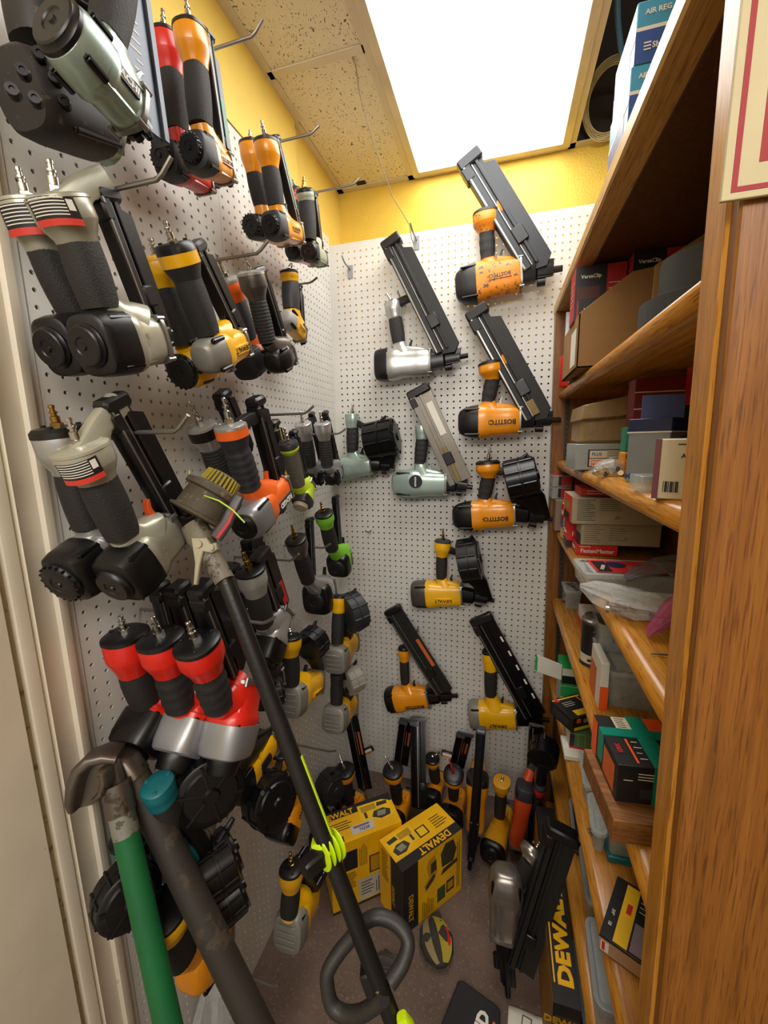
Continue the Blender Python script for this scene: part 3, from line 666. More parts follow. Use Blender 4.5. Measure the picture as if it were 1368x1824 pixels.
L_('dark grey and orange nail gun with white grip label, inner of that same pair', 3.2, dict(A=(432, 655), F=(475, 618), H=(405, 502), G=(418, 536), B=(440, 604), P=(385, 452)), dict(r=1.5, t=1.4, body=ridgid, capm=dgrey, grip=dgrey, flare=ridgid, top=silver, gw=1.0, disc=0, cap=2.1))
L_('small yellow brad gun with smooth grey cap hanging by the corner', 4.0, dict(A=(506, 562), F=(535, 597), H=(515, 487), G=(517, 503), B=(519, 552), N=(543, 612), P=(519, 470), M0=(540, 608), M1=(534, 510)), dict(r=1.1, t=1.05, body=dewalt, capm=mat('grey_cap', '#9b9b95', .5), fw=1.05, gw=.95, flare=dewalt, grip=dgrey, cap=1.3, disc=0), dome=True, ecap=2.4, txt=('DEWALT', .28, inkb, .5, 0, True, dewalt), magkw=dict(hw=.6, ht=.35))
L_('silver nail gun with black ribbed grip left of the orange and grey one', 3.4, dict(A=(392, 918), F=(444, 850), H=(360, 762), G=(375, 796), B=(400, 862), P=(336, 714), M0=(440, 800), M1=(398, 700)), dict(r=1.4, t=1.3, body=silver, capm=silver, top=silver, gw=.9, fw=1.25, disc=.8, cap=1.5, trig=red2), ribs=13, band=black, magkw=dict(hw=1.0, ht=.6))
L_('orange and grey nail gun with ribbed dark grip in the middle of the left board', 6.6, dict(A=(436, 938), F=(500, 868), H=(411, 762), G=(420, 795), B=(445, 868), N=(516, 862), P=(397, 708), M0=(497, 862), M1=(458, 712)), dict(r=1.6, t=1.5, body=ridgid, capm=redgrey, grip=dgrey, flare=dgrey, top=silver, gw=1.02, fw=1.3, cap=2.6, disc=1.15, trig=ridgid, wheel=ridgid), band=ridgid, ribs=6, bracket=(black, 0), txt=('RIDGID', .5, inkw, .6, -.5, True, dgrey), magkw=dict(hw=1.1, ht=.6, lab=(.2, .75, -.3, .4, blkcard)))
L_('lime green brad gun with grey handle', 6.0, dict(A=(536, 900), F=(548, 862), H=(515, 796), G=(518, 806), B=(531, 864), P=(506, 762), M0=(548, 870), M1=(524, 768)), dict(r=1.15, t=1.1, body=lime, capm=dgrey, grip=mat('taupe_grip', '#57524a', .6), flare=lime, top=dgrey, gw=.82, fw=1.05, cap=1.0, disc=.85, discm=mat('ivory_disc', '#b8ae92', .5)), topcap=.6, magkw=dict(hw=.7, ht=.4))
L_('yellow nail gun mostly hidden between the orange-grey and lime green ones', 3.4, dict(A=(484, 905), F=(519, 858), H=(484, 770), G=(487, 788), B=(496, 842), N=(528, 850), M0=(512, 850), M1=(489, 752)), dict(r=1.2, t=1.1, body=dewalt, capm=black, flare=black, gw=.8, fw=.95, disc=0, cap=1.2), magkw=dict(hw=1.0, ht=.5, lab=(.3, .9, -.2, .5, dewalt)))
sl = dict(r=1.15, t=1.1, body=silver, capm=black, top=silver, gw=.8, fw=1.1, cap=1.4, disc=0, trig=red2, ribs=11, dome=True, ecap=2.4)
L_('small silver nail gun, inner of the matching silver pair by the corner', 3.2, dict(A=(557, 856), F=(577, 838), H=(540, 757), G=(546, 782), B=(553, 830), P=(535, 733), M0=(577, 830), M1=(556, 736)), sl, magkw=dict(hw=.6, ht=.4), bracket=(black, 0))
L_('small silver nail gun, outer of the matching silver pair by the corner', 6.0, dict(A=(587, 856), F=(601, 838), H=(574, 757), G=(578, 782), B=(583, 830), P=(569, 733), M0=(601, 826), M1=(580, 734)), sl, magkw=dict(hw=.6, ht=.4), bracket=(black, 0))
sqr = dict(r=2.25, t=2.05, capm=black, body=silver, gw=.95, fw=1.3, cap=1.3, disc=1.3, top=black, plugm=brass, ecap=4, discm=matte)
L_('grey-handled nail gun with square black rear cap below the lime one', 4.5, dict(A=(561, 1071), F=(580, 1050), H=(527, 962), G=(535, 988), B=(549, 1034), P=(519, 935), M0=(557, 1030), M1=(552, 925)), dict(sqr, flare=gun), magkw=dict(hw=.8, ht=.35, step=False))
L_('bright green banded nail gun with square black rear cap next to the corner', 5.0, dict(A=(600, 1012), F=(612, 992), H=(577, 916), G=(582, 937), B=(592, 978), P=(571, 895), M0=(605, 975), M1=(598, 885)), dict(sqr, flare=green_, body=green_, r=1.9, t=1.75), magkw=dict(hw=.8, ht=.35, step=False))
sg_ = dict(r=1.6, t=1.5, body=silver, capm=black, flare=mat('pale_metal', '#9fa09d', .4, .3), gw=1.0, fw=1.35, cap=2.0, disc=1.05, trig=red2, plugm=brass, top=black)
L_('silver nail gun with black cap, outer of the pair behind the trimmer shaft', 6.2, dict(A=(470, 1178), F=(500, 1088), H=(446, 1018), G=(456, 1056), B=(470, 1111), P=(433, 983), M0=(500, 1085), M1=(466, 985)), sg_, magkw=dict(hw=1.5, ht=.6, lab=(.02, .4, .3, .85, inkr)))
L_('silver nail gun with black cap, inner of the pair behind the trimmer shaft', 3.2, dict(A=(420, 1150), F=(462, 1072), H=(402, 1016), G=(412, 1054), B=(424, 1104), P=(388, 986), M0=(470, 1060), M1=(452, 960)), sg_, magkw=dict(hw=1.5, ht=.6))
rd = dict(dl=2.3, r=1.85, t=1.7, body=red, gw=1.0, fw=1.48, cap=2.3, disc=1.2, top=black, topcap=.35, capm=redgrey, trig=red2, ecap=4, ribs=4)
L_('red nail gun with grey cap, rightmost of the three red ones', 9.0, dict(A=(400, 1348), F=(432, 1212), H=(352, 1148), G=(370, 1196), B=(390, 1258), P=(334, 1107), M0=(421, 1190), M1=(364, 1042)), rd, magkw=dict(hw=1.1, ht=.55))
L_('red nail gun with grey cap, middle of the three red ones', 6.0, dict(A=(316, 1345), F=(362, 1235), H=(287, 1140), G=(303, 1194), B=(322, 1258), P=(271, 1098), M0=(370, 1190), M1=(322, 1042)), rd, magkw=dict(hw=1.0, ht=.55))
L_('red nail gun with black cap, leftmost of the three red ones', 3.0, dict(A=(236, 1338), F=(300, 1232), H=(224, 1134), G=(239, 1194), B=(261, 1252), P=(214, 1096), M0=(330, 1200), M1=(288, 1040)), dict(rd, capm=black, ribs=0), magkw=dict(hw=.9, ht=.5))
# coil guns lower on the left board
cd_ = dict(name='coil_nail_gun', body=dewalt, capm=dwcap, r=1.9, t=1.75, gw=.95, fw=1.3, cap=1.7, disc=0, capribs=4, top=black, trig=black)
def C_(label, dd, pts, c, r_, h_, axv=(.2, .95, .15), cd=0, **k):
    st = {**cd_, **k}; st['coil'] = dict(c=Lf(dd + cd)(*c), ax=axv, r=r_, h=h_, m=k.pop('dm', black), **k.pop('ck', {})); st.pop('dm', None); st.pop('ck', None)
    return L_(label, dd, pts, st)
C_('yellow coil nail gun with ribbed metal cap left of the corner', 5.5, dict(A=(512, 1252), F=(560, 1214), H=(517, 1136), G=(517, 1166), B=(519, 1218), P=(513, 1114), N=(575, 1195)), (556, 1146), 2.0, 1.2, flare=dewalt, txt=('DEWALT', .42, inkb, .6, -.5, True, dewalt))
C_('yellow coil nail gun with ribbed metal cap and dark drum, in the corner', 7.0, dict(A=(594, 1180), F=(624, 1142), H=(604, 1064), G=(603, 1090), B=(601, 1146)), (628, 1090), 2.7, 1.3, axv=(.6, .75, .1), cd=1.5, flare=dewalt, gw=.85, fw=.95, dm=dgrey)
C_('yellow coil nail gun with pale drum, lowest one in the corner', 7.0, dict(A=(592, 1285), F=(622, 1252), H=(600, 1200), G=(600, 1214), B=(600, 1256)), (628, 1210), 1.9, 1.1, axv=(.6, .75, .1), cd=1.5, gw=.85, fw=.9, flare=rubber, topcap=0, dm=mat('pale_grey_drum', '#8f8b80', .5), capribs=5)
C_('yellow coil nail gun with ribbed metal cap hanging just above the carpet', 7.5, dict(A=(510, 1668), F=(552, 1590), H=(519, 1548), G=(519, 1580), B=(515, 1628), P=(517, 1518)), (550, 1548), 2.0, 1.2, flare=dewalt, plugm=brass, r=2.0)
C_('orange coil nail gun seen from its black drum side', 5.0, dict(A=(496, 1500), F=(524, 1412), H=(500, 1348), G=(498, 1368), B=(500, 1412), N=(533, 1380)), (480, 1424), 2.3, 1.2, axv=(.9, -.35, .2), cd=3.0, body=bostitch, capm=blackm, capribs=0, flare=bostitch, gw=.8, fw=.95, txt=('BOSTITCH', .5, inkb, .4, 0, True))
C_('yellow coil nail gun with big black drum under the red guns', 6.0, dict(A=(412, 1412), F=(478, 1322), H=(380, 1330), G=(388, 1345), B=(408, 1370), N=(492, 1298)), (368, 1396), 2.4, 1.4, axv=(.75, -.6, .1), cd=1.5, capm=black, capribs=0, r=1.6, t=1.4, gw=.9, fw=1.1, txt=('DEWALT', .55, inkb, .3, 0, True, blkcard))
C_('black coil nail gun behind the trimmer shaft', 5.5, dict(A=(455, 1248), F=(492, 1205), H=(470, 1170), G=(472, 1180), B=(478, 1200)), (482, 1230), 1.7, 1.1, axv=(.7, .6, .1), body=black, capm=black, capribs=0, r=1.4, t=1.2, flare=black)
C_('teal and silver coil nail gun behind the black bender handle', 6.5, dict(A=(306, 1545), F=(356, 1490), H=(281, 1400), G=(290, 1424), B=(308, 1490), N=(372, 1470)), (385, 1545), 1.9, 1.2, cd=2, axv=(.5, .7, .1), body=mat('champagne_metal', '#8c8578', .35, .5), capm=teal, capribs=0, flare=teal, top=teal, r=1.8, t=1.6, fw=1.02, dm=blackm)
C_('teal coil nail gun with dark drum low behind the green pipe', 3.0, dict(A=(215, 1590), F=(262, 1530), H=(232, 1490), G=(236, 1505), B=(244, 1530)), (226, 1592), 1.9, .9, axv=(.8, -.4, .1), cd=2, body=teal, capm=teal, capribs=0, flare=teal, r=1.5, t=1.4)
C_('yellow banded nail gun with orange plastic cover at the lower left', 7.0, dict(A=(330, 1745), F=(392, 1650), H=(294, 1622), G=(304, 1652), B=(320, 1700)), (404, 1600), 1.6, 1.1, cd=1.5, axv=(.5, .7, .2), body=bostitch, capm=bostitch, capribs=0, r=1.9, t=1.6, fw=1.6, gw=1.2, flare=dewalt, dome=True)
C_('black coil nail gun with shiny nose hanging below the teal one', 6.0, dict(A=(345, 1600), F=(395, 1560), H=(350, 1520), G=(354, 1530), B=(362, 1560), N=(432, 1600)), (392, 1528), 1.7, 1.0, axv=(.5, .7, .2), cd=2.5, body=bostitch, capm=black, capribs=0, r=1.3, t=1.2, flare=black)
# the two big coil guns in the top left corner
T1 = nailer('coil_nail_gun', 'large silver-green coil nail gun with round black rear cap in the upper left corner', 'nail gun', LG, NL,
       A=Lf(8.5)(108, 52), F=Lf(8.5)(232, 198), H=Lf(8.5)(215, -75), G=Lf(8.5)(212, -40), B=Lf(8.5)(190, 72), N=Lf(8.5)(268, 246), r=1.45, t=1.35, gw=.85, fw=1.2, cap=1.4, dome=False, disc=1.22, discm=black, ecap=2.2, ebody=2.2, body=hitachi, capm=hitachi,
       txt=('HITACHI', .34, inkw, .3, 0, False, blkcard), trig=hitachi)
T2 = nailer('coil_nail_gun', 'dark coil nail gun with bolted cover behind the large silver-green one', 'nail gun', LG, NL,
       A=Lf(4.2)(30, 160), F=Lf(4.2)(150, 208), H=Lf(4.2)(60, -90), G=Lf(4.2)(64, -50), B=Lf(4.2)(78, 95), N=Lf(4.2)(236, 243), r=1.9, t=1.8, gw=1.4, fw=1.5, cap=4.2, disc=0, body=hitachi, capm=mat('worn_brown_black', '#23201e', .55, wear='#4a443c', wsc=60, wamt=.4), grip=mat('worn_brown_black', '#23201e'), ecap=3,
       coil=dict(c=Lf(4.0)(148, 18), ax=(.35, .9, .1), r=2.0, h=1.6, m=black, bm=black))
b = MB(); c_ = Lf(6.2)(42, 120)
for du, dv in ((-30, 40), (18, -25), (45, 18), (-12, 5), (10, 55), (62, 60)):
    q = Lf(6.0)(52 + du, 120 + dv); o = MB().lathe(q, (.7, -.7, 0), [(-.3, .3), (.02, .3), (.1, .26), (.1, .12), (.04, .1), (.04, .02)], 12).build('cover_bolt', blackm, T2)
p0 = Lf(5.5)(252, 232); p1 = Lf(5.5)(208, -60)
mg = MB(); a_ = (p1 - p0).normalized(); e_ = X.cross(a_).normalized()
mg.box(p0, a_, e_, X, (0, (p1 - p0).length), (-1.5, 1.2), (-.4, .4), .08).box(p0, a_, e_, X, (0, (p1 - p0).length), (-1.8, -1.3), (-.6, .6), .06).box(p0, a_, e_, X, (0, (p1 - p0).length), (1.1, 1.5), (-.6, .6), .06)
m_ = mg.build('magazine', mat('blue_grey_magazine', '#3c424c', .35, .4), T1)
for k in range(12): MB().box(p0, a_, e_, X, (2.5 + k * .5, 2.6 + k * .5), (-.5, .5 - (k % 3) * .25), (.4, .42), 0).build('label_print', inkw, m_, sharp=False)
text('HITACHI', p0 + a_ * 5.5 + X * .43 + e_ * .8, -a_, -e_, .34, inkw, m_, bold=.03)
# hooks of the left board
def lh(u, v, d, dv, lab, L2=7.5, r=.13, dy=0):
    p = Lf(0)(u, v); return hook(lab, p, X, L2, Vector((0.6, dy, dv)), r=r)
hk = [((60, 372), 9.5, .9, 'long wire hook carrying the upper beige pair'), ((102, 775), 9.5, .9, 'long wire hook carrying the lower beige pair'), ((318, 108), 7.5, .9, 'wire hook carrying the top red and orange guns'),
      ((446, 265), 7.5, .6, 'wire hook carrying the second orange pair'), ((515, 352), 9, .6, 'long bare wire hook near the ceiling corner'), ((296, 478), 9.0, .8, 'bronze wire hook of the yellow pair'),
      ((505, 510), 4.0, .5, 'short pale hook of the small yellow brad gun'), ((408, 742), 9.0, .7, 'wire hook through the orange and grey gun'), ((505, 775), 8.0, .6, 'wire hook of the small silver pair'),
      ((250, 1085), 11.5, .6, 'long wire hook carrying the three red guns'), ((418, 992), 7, .8, 'dark hook above the silver guns behind the trimmer'), ((505, 972), 6, .6, 'dark wire hook of the square-capped grey gun'),
      ((520, 1325), 6, .3, 'thin bent hook poking out left of the corner guns'), ((440, 1376), 5, .3, 'rusty bent hook beside the orange coil gun'), ((380, 1716), 7, .4, 'bare dark hook low on the left board')]
for (uv, L2, dv, lab) in hk: lh(uv[0], uv[1], 0, dv, lab, L2)
# ================================================================== things on the shelves
SH = 'goods on the oak shelves'
def pkg(name, label, cat, c, size, m, rot=0, F=(), L=(), Tp=(), grp=None, top=None, bev=.05, lid=None):
    """box with its near left bottom corner at c; F, L, Tp = printed areas (u0,u1,v0,v1,mat) or texts (str,u,v,h,mat) on near / left / top face, 0..1"""
    c = Vector(c); r = math.radians(rot); ex = Vector((math.cos(r), math.sin(r), 0)); ey = Vector((-math.sin(r), math.cos(r), 0))
    sx, sy, sz = size; T = thing(name, c, label, cat, grp)
    MB().box(c, ex, ey, Z, (0, sx), (0, sy), (0, sz), bev).build('box', m, T)
    if lid: MB().box(c, ex, ey, Z, (-.06, sx + .06), (-.06, sy + .06), (sz - lid[1], sz + .05), .04).build('lid', lid[0], T)
    for items, O, eu, ev, su, sv in ((F, c, ex, Z, sx, sz), (L, c + ey * sy, -ey, Z, sy, sz), (Tp, c + Z * sz, ex, ey, sx, sy)):
        n = eu.cross(ev)
        for k, it in enumerate(items):
            if isinstance(it[0], str):
                s_, u, v, h, mm = it[:5]; up_ = it[5] if len(it) > 5 else 0
                a, b = (eu, ev)
                if up_ == 90: a, b = ev, -eu
                if up_ == 180: a, b = -eu, -ev
                if up_ == -90: a, b = -ev, eu
                text(s_, O + eu * (u * su) + ev * (v * sv) + n * (.03 + .004 * k), a, b, h, mm, T, bold=.02, depth=.012)
            elif it[0] is None:    # rows of small print
                _, u0, u1, v0, v1, rows, mm = it; b = MB()
                for q in range(rows):
                    vv = v0 + (v1 - v0) * (q + .5) / rows; e = u1 - (u1 - u0) * random.uniform(0, .35)
                    b.box(O + n * (.014 + .004 * k), eu, ev, n, (u0 * su, e * su), (vv * sv - .03, vv * sv + .03), (0, .01), 0)
                b.build('small_print', mm, T, sharp=False)
            elif it[0] == 'bars': pass
            else:
                u0, u1, v0, v1, mm = it
                MB().box(O + n * (.004 + .004 * k), eu, ev, n, (u0 * su, u1 * su), (v0 * sv, v1 * sv), (0, .01), 0).build('printed_panel', mm, T, sharp=False)
    return T
def tub(name, label, cat, c, size, m, rot=0, lid=None, fill=None, open_=False, r=.5):
    c = Vector(c); a = math.radians(rot); ex = Vector((math.cos(a), math.sin(a), 0)); ey = Vector((-math.sin(a), math.cos(a), 0)); sx, sy, sz = size
    T = thing(name, c, label, cat, SH)
    def rr(z, o, rad):
        pts = []
        for cx, cy, a0 in ((sx - rad, sy - rad, 0), (rad, sy - rad, 90), (rad, rad, 180), (sx - rad, rad, 270)):
            for k in range(5):
                t = math.radians(a0 + k * 22.5); pts.append(c + ex * (cx + (rad + o) * math.cos(t)) + ey * (cy + (rad + o) * math.sin(t)) + Z * z)
        return pts
    b = MB(); b.rings([rr(0, -.25, r), rr(.15, -.15, r), rr(sz - .1, 0, r), rr(sz, .12, r), rr(sz, 0, r), rr(sz - .12, -.06, r), rr(.25, -.22, r)], caps=True) if open_ else b.rings([rr(0, -.25, r), rr(.15, -.15, r), rr(sz - .2, 0, r), rr(sz, 0, r)])
    b.build('tub', m, T)
    if lid: 
        b = MB(); b.rings([rr(sz - .3, .12, r), rr(sz + .02, .12, r), rr(sz + .08, .05, r), rr(sz + .08, -.25, r), rr(sz - .02, -.35, r), rr(sz - .02, -.6, r), rr(sz + .04, -.7, r)]); b.build('lid', lid, T)
    if fill:
        b = MB()
        for k in range(14):
            q = c + ex * random.uniform(.5, sx - .7) + ey * random.uniform(.5, sy - .7) + Z * random.uniform(.3, sz * .55); d = Vector((random.uniform(-1, 1), random.uniform(-1, 1), random.uniform(-.3, .3))).normalized()
            b.cyl(q, q + d * .7, .09, None, 6)
            b.cyl(q - d * .08, q, .2, None, 6)
        o = b.build('contents', fill, T, sharp=False); o['kind'] = 'stuff'
    return T
def foil(name, label, cat, pts, m, rx, ry, lump=.35, grp=None, seed=1):
    """crumpled clear bag: a closed lumpy pillow through the 3D spine pts"""
    rnd = random.Random(seed); rs = []; n = 22
    for i, (p, hw, hh) in enumerate(pts):
        p = Vector(p); ring = []
        for k in range(n):
            a = 2 * math.pi * k / n; q = 1 + rnd.uniform(-lump, lump) * .5
            ring.append(p + rx * (math.cos(a) * hw * q) + ry * (math.sin(a) * hh * q))
        rs.append(ring)
    o = MB().rings(rs).build(name, m, sharp=True, angle=12); return tag(o, label, cat, grp)

# --- top of the unit
z = 83.4
bl = mat('sky_blue_card', '#3f93b8', .4); bld = mat('deep_blue_card', '#2a4f93', .4)
for k, (lab, dx) in enumerate([('lower sky-blue boxed air regulator on top of the shelf unit', 0), ('upper sky-blue boxed air regulator with navy panel, stacked on its twin', -.12)]):
    T = pkg('regulator_box', lab, 'box', (34.75 - dx, -36, z + .05 + k * 3.2), (5.5, 5, 3.15), bl, F=[(0.0, 1, 0, .52, bld), (0.0, 1, .52, .58, white), ('AIR REG', .2, .8, .27, white), ('SHARK', .28, .25, .3, white)], L=[(.0, .8, 0, .4, bld), (0, 1, .4, .46, white)], grp='boxed air regulators')
    b = MB()
    for q in range(3): b.box((35.2 - dx, -36.04, z + .65 + k * 3.2 + q * .17), X, Z, -Y, (0, .38), (0, .07), (0, .02), 0)
    b.build('emblem', white, T)
cc = Zp(1087, 178, 110); dpt = (cc - CAM).dot(FW)
tn = (cc - CAM).normalized(); a1 = tn.orthogonal().normalized(); a2 = tn.cross(a1)
a1 = Vector((1, 0, 0)); a2 = (tn.cross(a1)).normalized(); a1 = a2.cross(tn).normalized()
T = thing('wire_coil', cc, 'coil of pale wire lying in the dark opening beside the ceiling lamp', 'coil')
for k in range(5):
    R_ = (44 - k * 2.2) * dpt / FPX; pts = [cc + a1 * (R_ * math.cos(q * math.pi / 18)) + a2 * (R_ * 1.25 * math.sin(q * math.pi / 18)) + tn * (.3 * math.sin(q + k)) for q in range(36)]
    MB().tube(pts, .09, 6, closed=True).build('loop', mat('pale_wire', '#d6c894', .5), T)
o = MB().tube([Zp(1100, -60, 112), Zp(1100, 0, 112), Zp(1101, 40, 112), Zp(1106, 85, 111), Zp(1116, 135, 110), Zp(1128, 170, 110)], .32, 10).build('air_hose', mat('blue_hose', '#4f8ad6', .4)); tag(o, 'blue air hose hanging in the dark ceiling opening', 'hose')
slab('void_shade_back', mat('plenum_shade', '#26221e'), (37, 60), (6.2, 6.45), (CEIL + .1, 124))  # dark panels added; the shade of the ceiling opening is in their colour
slab('void_shade_left', mat('plenum_shade', '#26221e'), (36.4, 36.6), (-110, 6.4), (CEIL + .1, 124))
# --- first shelf
z = 71.42; vx = 34.75
T = thing('cardboard_bin', (vx, -22, z), 'brown cardboard bin with a slanted cut edge on the highest shelf', 'bin')
KB = mat('brown_cardboard', '#8f6a3c')
MB().prism((vx, -22, z), X, Z, Y, [(0, 0), (0, 5.1), (4.3, 8.3), (9.4, 8.9), (9.4, 0)], 0, .16, .03).build('front_flap', KB, T)
MB().prism((vx + 4.45, -28, z), X, Z, Y, [(0, 0), (0, 6.6), (5.2, 9.6), (5.4, 0)], 0, .16, .03).build('side_flap', KB, T)
MB().box((vx, -22, z), X, Y, Z, (0, .16), (0, 10), (0, 5.1), .03).box((vx, -22, z), X, Y, Z, (0, 9.4), (0, 10), (0, .2), .03).build('tray', KB, T)
MB().box((vx - .02, -22, z), Y, Z, -X, (1, 4), (.5, 4), (0, .02), 0).build('printed_label', white, T)
def versa(lab, x, y, zz, w, h):
    return pkg('clip_box', lab, 'box', (x, y, zz), (w, 3, h), dred, F=[(.0, .62, 0, 1, blkcard), ('VersaClip', .31, .8, .34, white), (.04, .5, .16, .62, mat('brown_print', '#4a2418')), (None, .66, .95, .3, .7, 4, white)], L=[(None, .2, .8, .3, .8, 5, white)], grp='red and black clip boxes')
versa('tall red and black clip box standing at the far left of the cardboard bin', 34.6, -19.6, z + 5.0, 4.6, 5.1)
versa('low red and black clip box half hidden by the bin edge', 34.8, -20.8, z + 1.5, 4.6, 5.2)
versa('red and black clip box high at the back of the cardboard bin', 39.4, -20.8, z + 5.6, 4.4, 4.8)
for k, (x, y, zz, r_) in enumerate([(41.0, -33, z, 3.9), (41.6, -33.5, z + 2.5, 3.5)]):
    o = MB().lathe((x, y, zz), Z, [(0, r_ - .1), (.05, r_), (2.4, r_), (2.45, r_ - .1), (2.45, 1.2), (2.3, 1.1)], 40).build('abrasive_roll', mat('dark_roll', '#33383a', .7)); tag(o, ('wide dark grey roll lying on the highest shelf', 'dark grey roll stacked on the wide one on the highest shelf')[k], 'roll', 'dark rolls')
pkg('blister_pack', 'pale plastic wrapped pack at the far end of the highest shelf', 'pack', (35.3, -8, z + 3.0), (1.4, 2, 6), clearp, L=[(.1, .9, .1, .6, white)], rot=-8)
pkg('parts_box', 'grey and white carton at the far end of the highest shelf', 'box', (35.6, -12, z), (2.2, 3, 7), mat('grey_card', '#8f8d88', .5), L=[(.1, .9, .5, .9, white)], rot=-4)
o = MB().lathe((36.2, -6.0, z - .0), Z, [(0, 1.0), (.2, 1.1), (3.9, 1.1), (4, .9)], 20).build('spool', red2); tag(o, 'red spool with white rim at the far end of the highest shelf', 'spool')
o = MB().lathe((36.4, -14.5, z), Z, [(0, 1.0), (.3, 1.5), (1.6, 1.3), (1.7, .4)], 20).build('tape_roll', clearp); tag(o, 'clear plastic jar under the overhanging cardboard bin', 'jar')
# --- second shelf
z = 61.42
lb = lambda c, l: [(.03, .97, .15, .85, blkcard), (.05, .95, .2, .8, cream)]
pkg('parts_case', 'grey plastic case with framed white and orange label', 'case', (35.1, -22.5, z), (7.2, 5, 2.6), mat('grey_clear_plastic', '#8f9592', .3), rot=2, F=[(.16, .98, .12, .78, blkcard), (.18, .96, .46, .74, cream), (.18, .96, .16, .43, cream), (.2, .33, .2, .38, org2), ('PLUS', .27, .6, .3, bld), ('MAX', .27, .29, .3, white), (None, .4, .6, .5, .72, 3, inkb)])
b = MB(); b.box((35.6, -21.5, z + 2.62), X, Y, Z, (0, 7.6), (0, 6), (0, 3.0), .3); b.prism((35.4, -22, z + 5.0), X, Z, Y, [(0, 0), (.2, 1.4), (5, 2.3), (9.5, 2.6), (9.5, 1.4), (3.5, .2)], -.5, 6.5, .1)
o = b.build('bagged_carton', mat('wrapped_kraft', '#8f7550', .3, bump=.6, bsc=60)); tag(o, 'brown carton wrapped in clear film on the grey case', 'carton')
T = foil('washer_bag', 'small clear bag of metal bushings beside the orange carton', 'bag', [((35.3, -29.2, z + .35), .5, .3), ((35.9, -29.4, z + .7), .9, .6), ((36.8, -29.4, z + .8), .9, .7), ((37.7, -29.2, z + .6), .6, .5)], bagm, Y, Z)
for k in range(9):
    q = Vector((35.5 + (k % 5) * .5, -29.8 + (k // 5) * .6, z + .3 + (k % 2) * .35)); d = Vector((random.uniform(-1, 1), -1, random.uniform(-.4, .4))).normalized()
    o = MB().lathe(q, d, [(0, .12), (0, .22), (.4, .22), (.4, .12)], 12).build('bushing', chrome); tag(o, 'shiny metal bushing in the small clear bag beside the orange carton', 'bushing', 'bushings in the bag')
pkg('screw_box', 'small orange carton on the second shelf, under the green one', 'box', (37.6, -29.6, z), (1.7, 1.5, 2.0), mat('orange_card', '#d08a28', .5), F=[('LOC', .35, .8, .3, inkb), (None, .1, .8, .25, .6, 3, inkr)], bev=.12)
pkg('screw_box', 'small green carton stacked on the orange one', 'box', (37.7, -29.5, z + 2.02), (1.8, 1.5, 2.0), mat('green_card', '#1f7d62', .5), F=[(.15, .35, .6, .85, white), (None, .2, .9, .1, .55, 4, white)])
tin = mat('tin_grey', '#8a9097', .35, .3)
T = pkg('fastener_tin', 'large grey tin with navy lid, torn navy card on top', 'tin', (38.6, -36.3, z), (4.2, 2.7, 4.4), tin, rot=48, L=[('MIDWEST', .45, .1, .42, bld)], F=[(None, .3, .8, .5, .75, 5, inkb)], lid=(mat('navy_card', '#20264f', .4), .8))
MB().box((37.2, -34.8, z + 4.45), X, Z, Y, (0, 2.6), (0, 1.6), (0, .08), .02).build('torn_flap', mat('faded_navy', '#47517e', .5), T)
MB().box((38.6, -36.3, z), Vector((.669, .743, 0)), Vector((-.743, .669, 0)), Z, (-.08, 4.28), (-.08, 2.78), (3.48, 3.56), 0).build('rim', white, T)
pkg('hardware_box', 'dark red flat carton with pale lines standing behind the tin', 'box', (38.5, -28, z + .02), (5.5, 2, 8.0), mat('maroon_card', '#74161a', .5), F=[(0, 1, .50, .512, cream), (0, 1, .68, .692, cream), (0, 1, .85, .862, cream)])
pkg('hardware_box', 'red and white carton on the black box at the back of the second shelf', 'box', (42.0, -29.5, z + 5.6), (1.9, 1.2, 3.0), red2, F=[(0, 1, 0, .5, white), (None, .1, .9, .15, .4, 3, inkb)])
pkg('hardware_box', 'black box at the back of the second shelf', 'box', (41.0, -29.8, z), (3.2, 2.6, 5.5), dgrey)
T = pkg('screw_case', 'flat clear case with an orange band in front of the tin', 'case', (35.9, -40.6, z), (2.6, 2.0, .95), clearp, rot=4, F=[(.62, 1, 0, 1, org2)], Tp=[(.5, 1, 0, .5, org2)])
pkg('staple_box', 'cream carton with maroon edge and barcode, at the near end of the second shelf', 'box', (35.6, -43.3, z), (3.8, 3.2, 3.1), cream, rot=-24, F=[(0, .07, 0, 1, mat('plum_card', '#6b3440', .5)), ('AS', .34, .72, .22, inkb), (None, .25, .6, .88, .94, 1, inkb)] + [(.12 + .02 * k, .12 + .02 * k + (.008, .018, .012)[k % 3], .12, .3, inkb) for k in range(9)], L=[(0, 1, 0, 1, mat('plum_card', '#6b3440'))])
